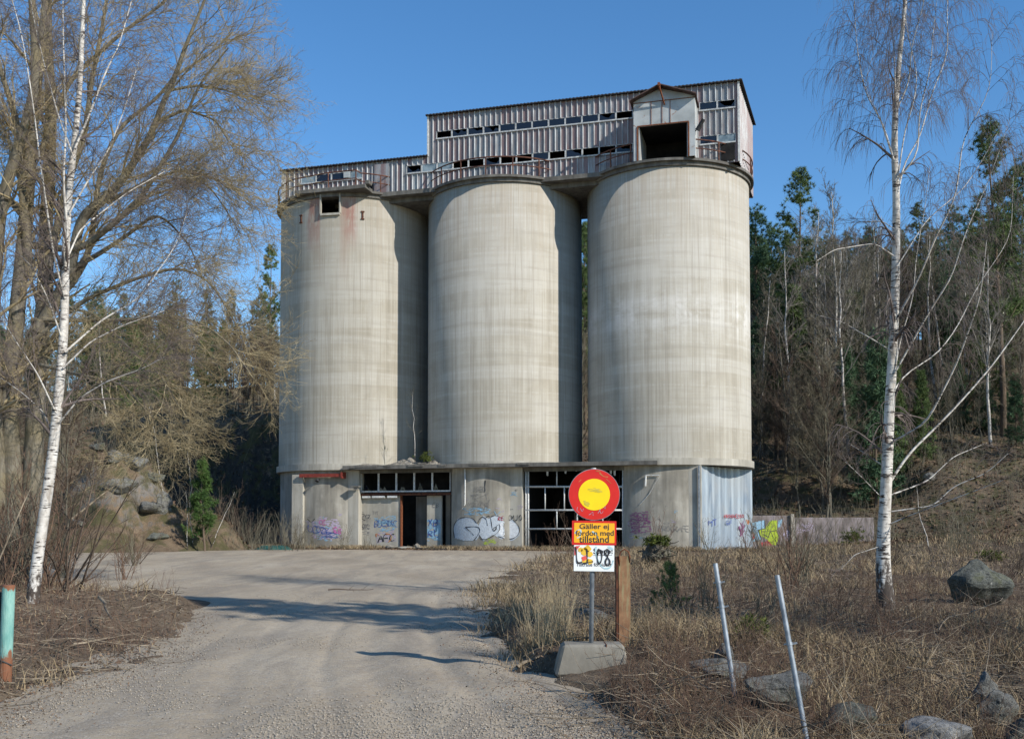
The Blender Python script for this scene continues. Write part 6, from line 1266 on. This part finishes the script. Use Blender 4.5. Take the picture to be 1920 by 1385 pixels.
# tall straw tuft left of the sign and at the left verge
def tuft(px, Y, n, r_, h0, h1, label, mt='straw', w_=.0022, cat='grass tuft'):
    g = PG(px, Y); X = rg.normal(0, r_, n); Y_ = rg.normal(0, r_, n); p = np.stack([X, Y_, 0 * X - .02], 1); q1 = grow(p, rg.normal(0, .16, (n, 3)) + [0, 0, 1], rg.uniform(h0, h1, n), w_ * rg.uniform(.7, 1.3, n), 6, .06, (0, 0, -.25), .4); q2 = spawn(*q1, k=3, t0=.5, t1=1, ang=.4, L=.12, ratio=.7, n=3, wob=.1, trop=(0, 0, 0), rmin=.001)
    V, F_ = tubes([q1, q2], sides); o = mesh_np('straw_tuft', V, F_, M[mt]); o.location = g; return tag(o, label, cat)
tuft(1040, 13.2, 210, .13, .5, 1.05, 'tall pale straw tuft left of the road sign'); tuft(1010, 13.8, 90, .16, .3, .8, 'lower straw tuft left of the tall one'); tuft(1225, 13.0, 90, .2, .2, .55, 'short straw tuft right of the rusty post', 'dry_grass'); tuft(1490, 13.5, 90, .2, .2, .5, 'straw tuft between the leaning poles and the near birch', 'dry_grass')
# shrubs, individual
def shrub_proto(h, n, mt, label, group, spread=.35, r_=.009):
    p = rg.normal(0, .08, (n, 3)) * [1, 1, 0]; q0 = grow(p, rg.normal(0, spread, (n, 3)) * [1, 1, .2] + [0, 0, 1], rg.uniform(.6, 1.05, n) * h, r_ * rg.uniform(.6, 1.2, n), 7, .08, (0, 0, .3), .3)
    q1 = spawn(*q0, k=7, t0=.2, t1=1, ang=.6, L=-.4, ratio=.55, n=5, wob=.12, trop=(0, 0, .35), rmin=.0025); q2 = spawn(*q1, k=4, t0=.2, t1=1, ang=.6, L=-.4, ratio=.65, n=3, wob=.12, trop=(0, 0, .2), rmin=.0018)
    V, F_ = tubes([q0, q1, q2], sides); o = mesh_np('leafless_shrub', V, F_, M[mt]); return tag(o, label, 'shrub', group)
SH_ = [shrub_proto(1.0, 9, 'stem', 'x', 'leafless shrubs'), shrub_proto(1.0, 14, 'twig_dark', 'x', 'leafless shrubs', .5), shrub_proto(1.0, 11, 'twig_brown', 'x', 'leafless shrubs', .3)]; su = set()
def pshrub(k, px, Y, s_, lab, grp):
    o = SH_[k]
    if k in su: o = o.copy(); link(o)
    su.add(k); g = PG(px, Y); o.location = g - Vector((0, 0, .03)); o.scale = (s_, s_, s_); o.rotation_euler.z = rnd.uniform(0, 6.3); o['label'] = lab; o['group'] = grp
for k, px, Y, s_, lab in ((0, 1235, 50, 2.4, 'tallest leafless shrub before the right foot of the silo'), (1, 1105, 30, 1.6, 'dark shrub just behind the sign plates'), (0, 1280, 15.5, 1.0, 'reddish shrub right of the small bushy pine'), (2, 1330, 17, 1.1, 'shrub behind the first leaning pole'), (1, 1085, 52, 2.6, 'shrub growing inside the open bay'), (0, 1045, 54, 2.0, 'shrub at the left side of the open bay'),
    (2, 1420, 15, .9, 'low shrub between the leaning poles'), (1, 1560, 19, 1.0, 'shrub left of the near birch foot'), (0, 1700, 18, 1.0, 'shrub right of the near birch foot'), (2, 1330, 54, 2.0, 'shrub before the pale metal screen'), (0, 1395, 55, 1.8, 'shrub at the right corner of the silo foot'), (0, 1660, 13, .8, 'low brush clump in front of the near birch'),
    (2, 590, 60.8, 1.5, 'shrub against the left silo foot'), (2, 640, 60.6, 1.7, 'shrub below the left pilaster'), (1, 545, 61.5, 1.8, 'shrub at the left corner of the silo foot'), (2, 690, 60.2, 1.0, 'small shrub below the wall panel'), (1, 455, 60, 2.4, 'shrub in front of the dark cliff'), (1, 430, 62, 3.0, 'larger shrub in front of the dark cliff'), (2, 560, 61.5, 1.6, 'brown shrub beside the tarpaulin')):
    pshrub(k, px, Y, s_, lab, 'leafless shrubs near the silos and on the field')
for i in range(26): pshrub(i % 3, rnd.uniform(-40, 330) if i % 2 else rnd.uniform(1420, 1990), rnd.uniform(26, 58), rnd.uniform(1.2, 2.6), 'leafless shrub in the brush at the left verge' if i % 2 else 'leafless shrub at the far side of the field', 'leafless shrubs at the left verge' if i % 2 else 'leafless shrubs on the far field')
for i in range(24): pshrub(i % 3, rnd.uniform(-80, 120), rnd.uniform(20, 34), rnd.uniform(1.3, 3.4), 'tall leafless shrub round the near left birch', 'tall shrubs at the left border')
# gravel stones
ico = np.array([(0, 0, 1), (.9, .1, .2), (.2, .85, .1), (-.8, .3, .1), (-.3, -.8, .2), (.6, -.6, -.1), (0, .1, -.7)]); fi = np.array([(0, 1, 2), (0, 2, 3), (0, 3, 4), (0, 4, 5), (0, 5, 1), (6, 2, 1), (6, 3, 2), (6, 4, 3), (6, 5, 4), (6, 1, 5)])
def stones(X, Y, s0, s1, name, lab, road=True):
    n = len(X); s_ = rg.uniform(s0, s1, (n, 1, 1)) * rg.uniform(.5, 1, (n, 1, 1)) * (1 + .02 * Y[:, None, None]); a = rg.uniform(0, 6.28, n); v = ico[None] * rg.uniform(.7, 1.25, (n, 7, 3)) * [1, 1, .6]; x_ = v[..., 0] * np.cos(a)[:, None] - v[..., 1] * np.sin(a)[:, None]; y_ = v[..., 0] * np.sin(a)[:, None] + v[..., 1] * np.cos(a)[:, None]
    v = np.stack([x_, y_, v[..., 2]], -1) * s_; Z = np.where(road_d(X, Y) > 0, hroad(X, Y), hter(X, Y)); v += np.stack([X, Y, Z], 1)[:, None]; stuff(name, v.reshape(-1, 3), (np.arange(n)[:, None, None] * 7 + fi[None]).reshape(-1, 3), M['gravel'], lab, 'gravel')
X, Y = fan_pts(100000, 6.6, 32, -.55, .2, 1.0); d = road_d(X, Y); px_ = CX + F * X / Y; py_ = 985 + F * 1.75 / Y
pat = fbm(X * .7, Y * .45, 3, 97) + .9 * np.exp(-((px_ - 700) / 330) ** 2) * sstep(1270, 1350, py_) + .5 * np.exp(-((px_ - 1090) / 130) ** 2) * sstep(1290, 1340, py_) + .55 * np.exp(-((px_ - 1080) / 170) ** 2 - ((py_ - 1205) / 16) ** 2) + .5 * np.exp(-((px_ - 1000) / 260) ** 2 - ((py_ - 1210) / 14) ** 2)
k = ((pat + rg.uniform(-.35, .35, len(X)) > .42) & (d > -.4)) | ((np.abs(d) < .35) & (rg.uniform(0, 1, len(X)) < .3)); stones(X[k], Y[k], .006, .017, 'loose_gravel', 'loose grey gravel scattered over the road in patches')
# dead branches lying about, one by one
def dead(px0, py0, px1, py1, Y0, Y1, r_, lab, mt='stick'):
    a = P(px0, py0, Y0); b = P(px1, py1, Y1); a.z = max(a.z, H(a.x, a.y) + .02); b.z = max(b.z, H(b.x, b.y) + .02); n = 10; pl = np.stack([np.linspace(a[i], b[i], n) - a[i] for i in range(3)], 1); pl[1:-1] += rg.normal(0, .02 * (b - a).length, (n - 2, 3)); st_ = smoothpoly(pl, n)[None]; rd = np.linspace(r_, r_ * .4, n)[None]
    q1 = spawn(st_, rd, k=4, t0=.3, t1=1, ang=.6, L=-.3, ratio=.5, n=4, wob=.12, trop=(0, 0, .1), rmin=.003); V, F_ = tubes([(st_, rd), q1], sides); o = mesh_np('dead_branch', V, F_, M[mt], smooth=True); o.location = a; tag(o, lab, 'branch')
for r in ((135, 972, 228, 898, 54, 55, .06, 'long pale dead branch leaning on the outcrop'), (-20, 1090, 66, 900, 15, 15.3, .018, 'thin yellowish bent stem crossing the near left birch'), (186, 1118, 212, 1160, 17, 15.5, .03, 'short broken stick at the left verge tip'), (1290, 1275, 1420, 1290, 10.4, 10.1, .012, 'pale stick lying over the flat stone slab'), (1400, 1250, 1520, 1290, 11.0, 10.2, .01, 'pale twig right of the first leaning pole'),
          (1480, 1180, 1620, 1235, 12.8, 11.2, .012, 'pale branch in the middle of the brush'), (1560, 1080, 1618, 1030, 33, 33, .04, 'dark bent branch standing left of the near birch'), (1640, 1345, 1650, 1320, 8.9, 9.0, .01, 'short upright stick at the bottom edge'), (1700, 1250, 1900, 1290, 11.2, 10.4, .012, 'long pale branch in the brush at right'), (1760, 1180, 1880, 1120, 14, 17, .012, 'arched dead stem before the boulder'), (1480, 1045, 1520, 1048, 46, 45, .06, 'pale log on the field before the wall'),
          (970, 1250, 1012, 1240, 12.4, 12.6, .03, 'split piece of wood at the road edge left of the concrete block'), (615, 1105, 700, 1104, 27, 27, .02, 'thin dark stick lying on the road', 'twig_dark')): dead(*r)
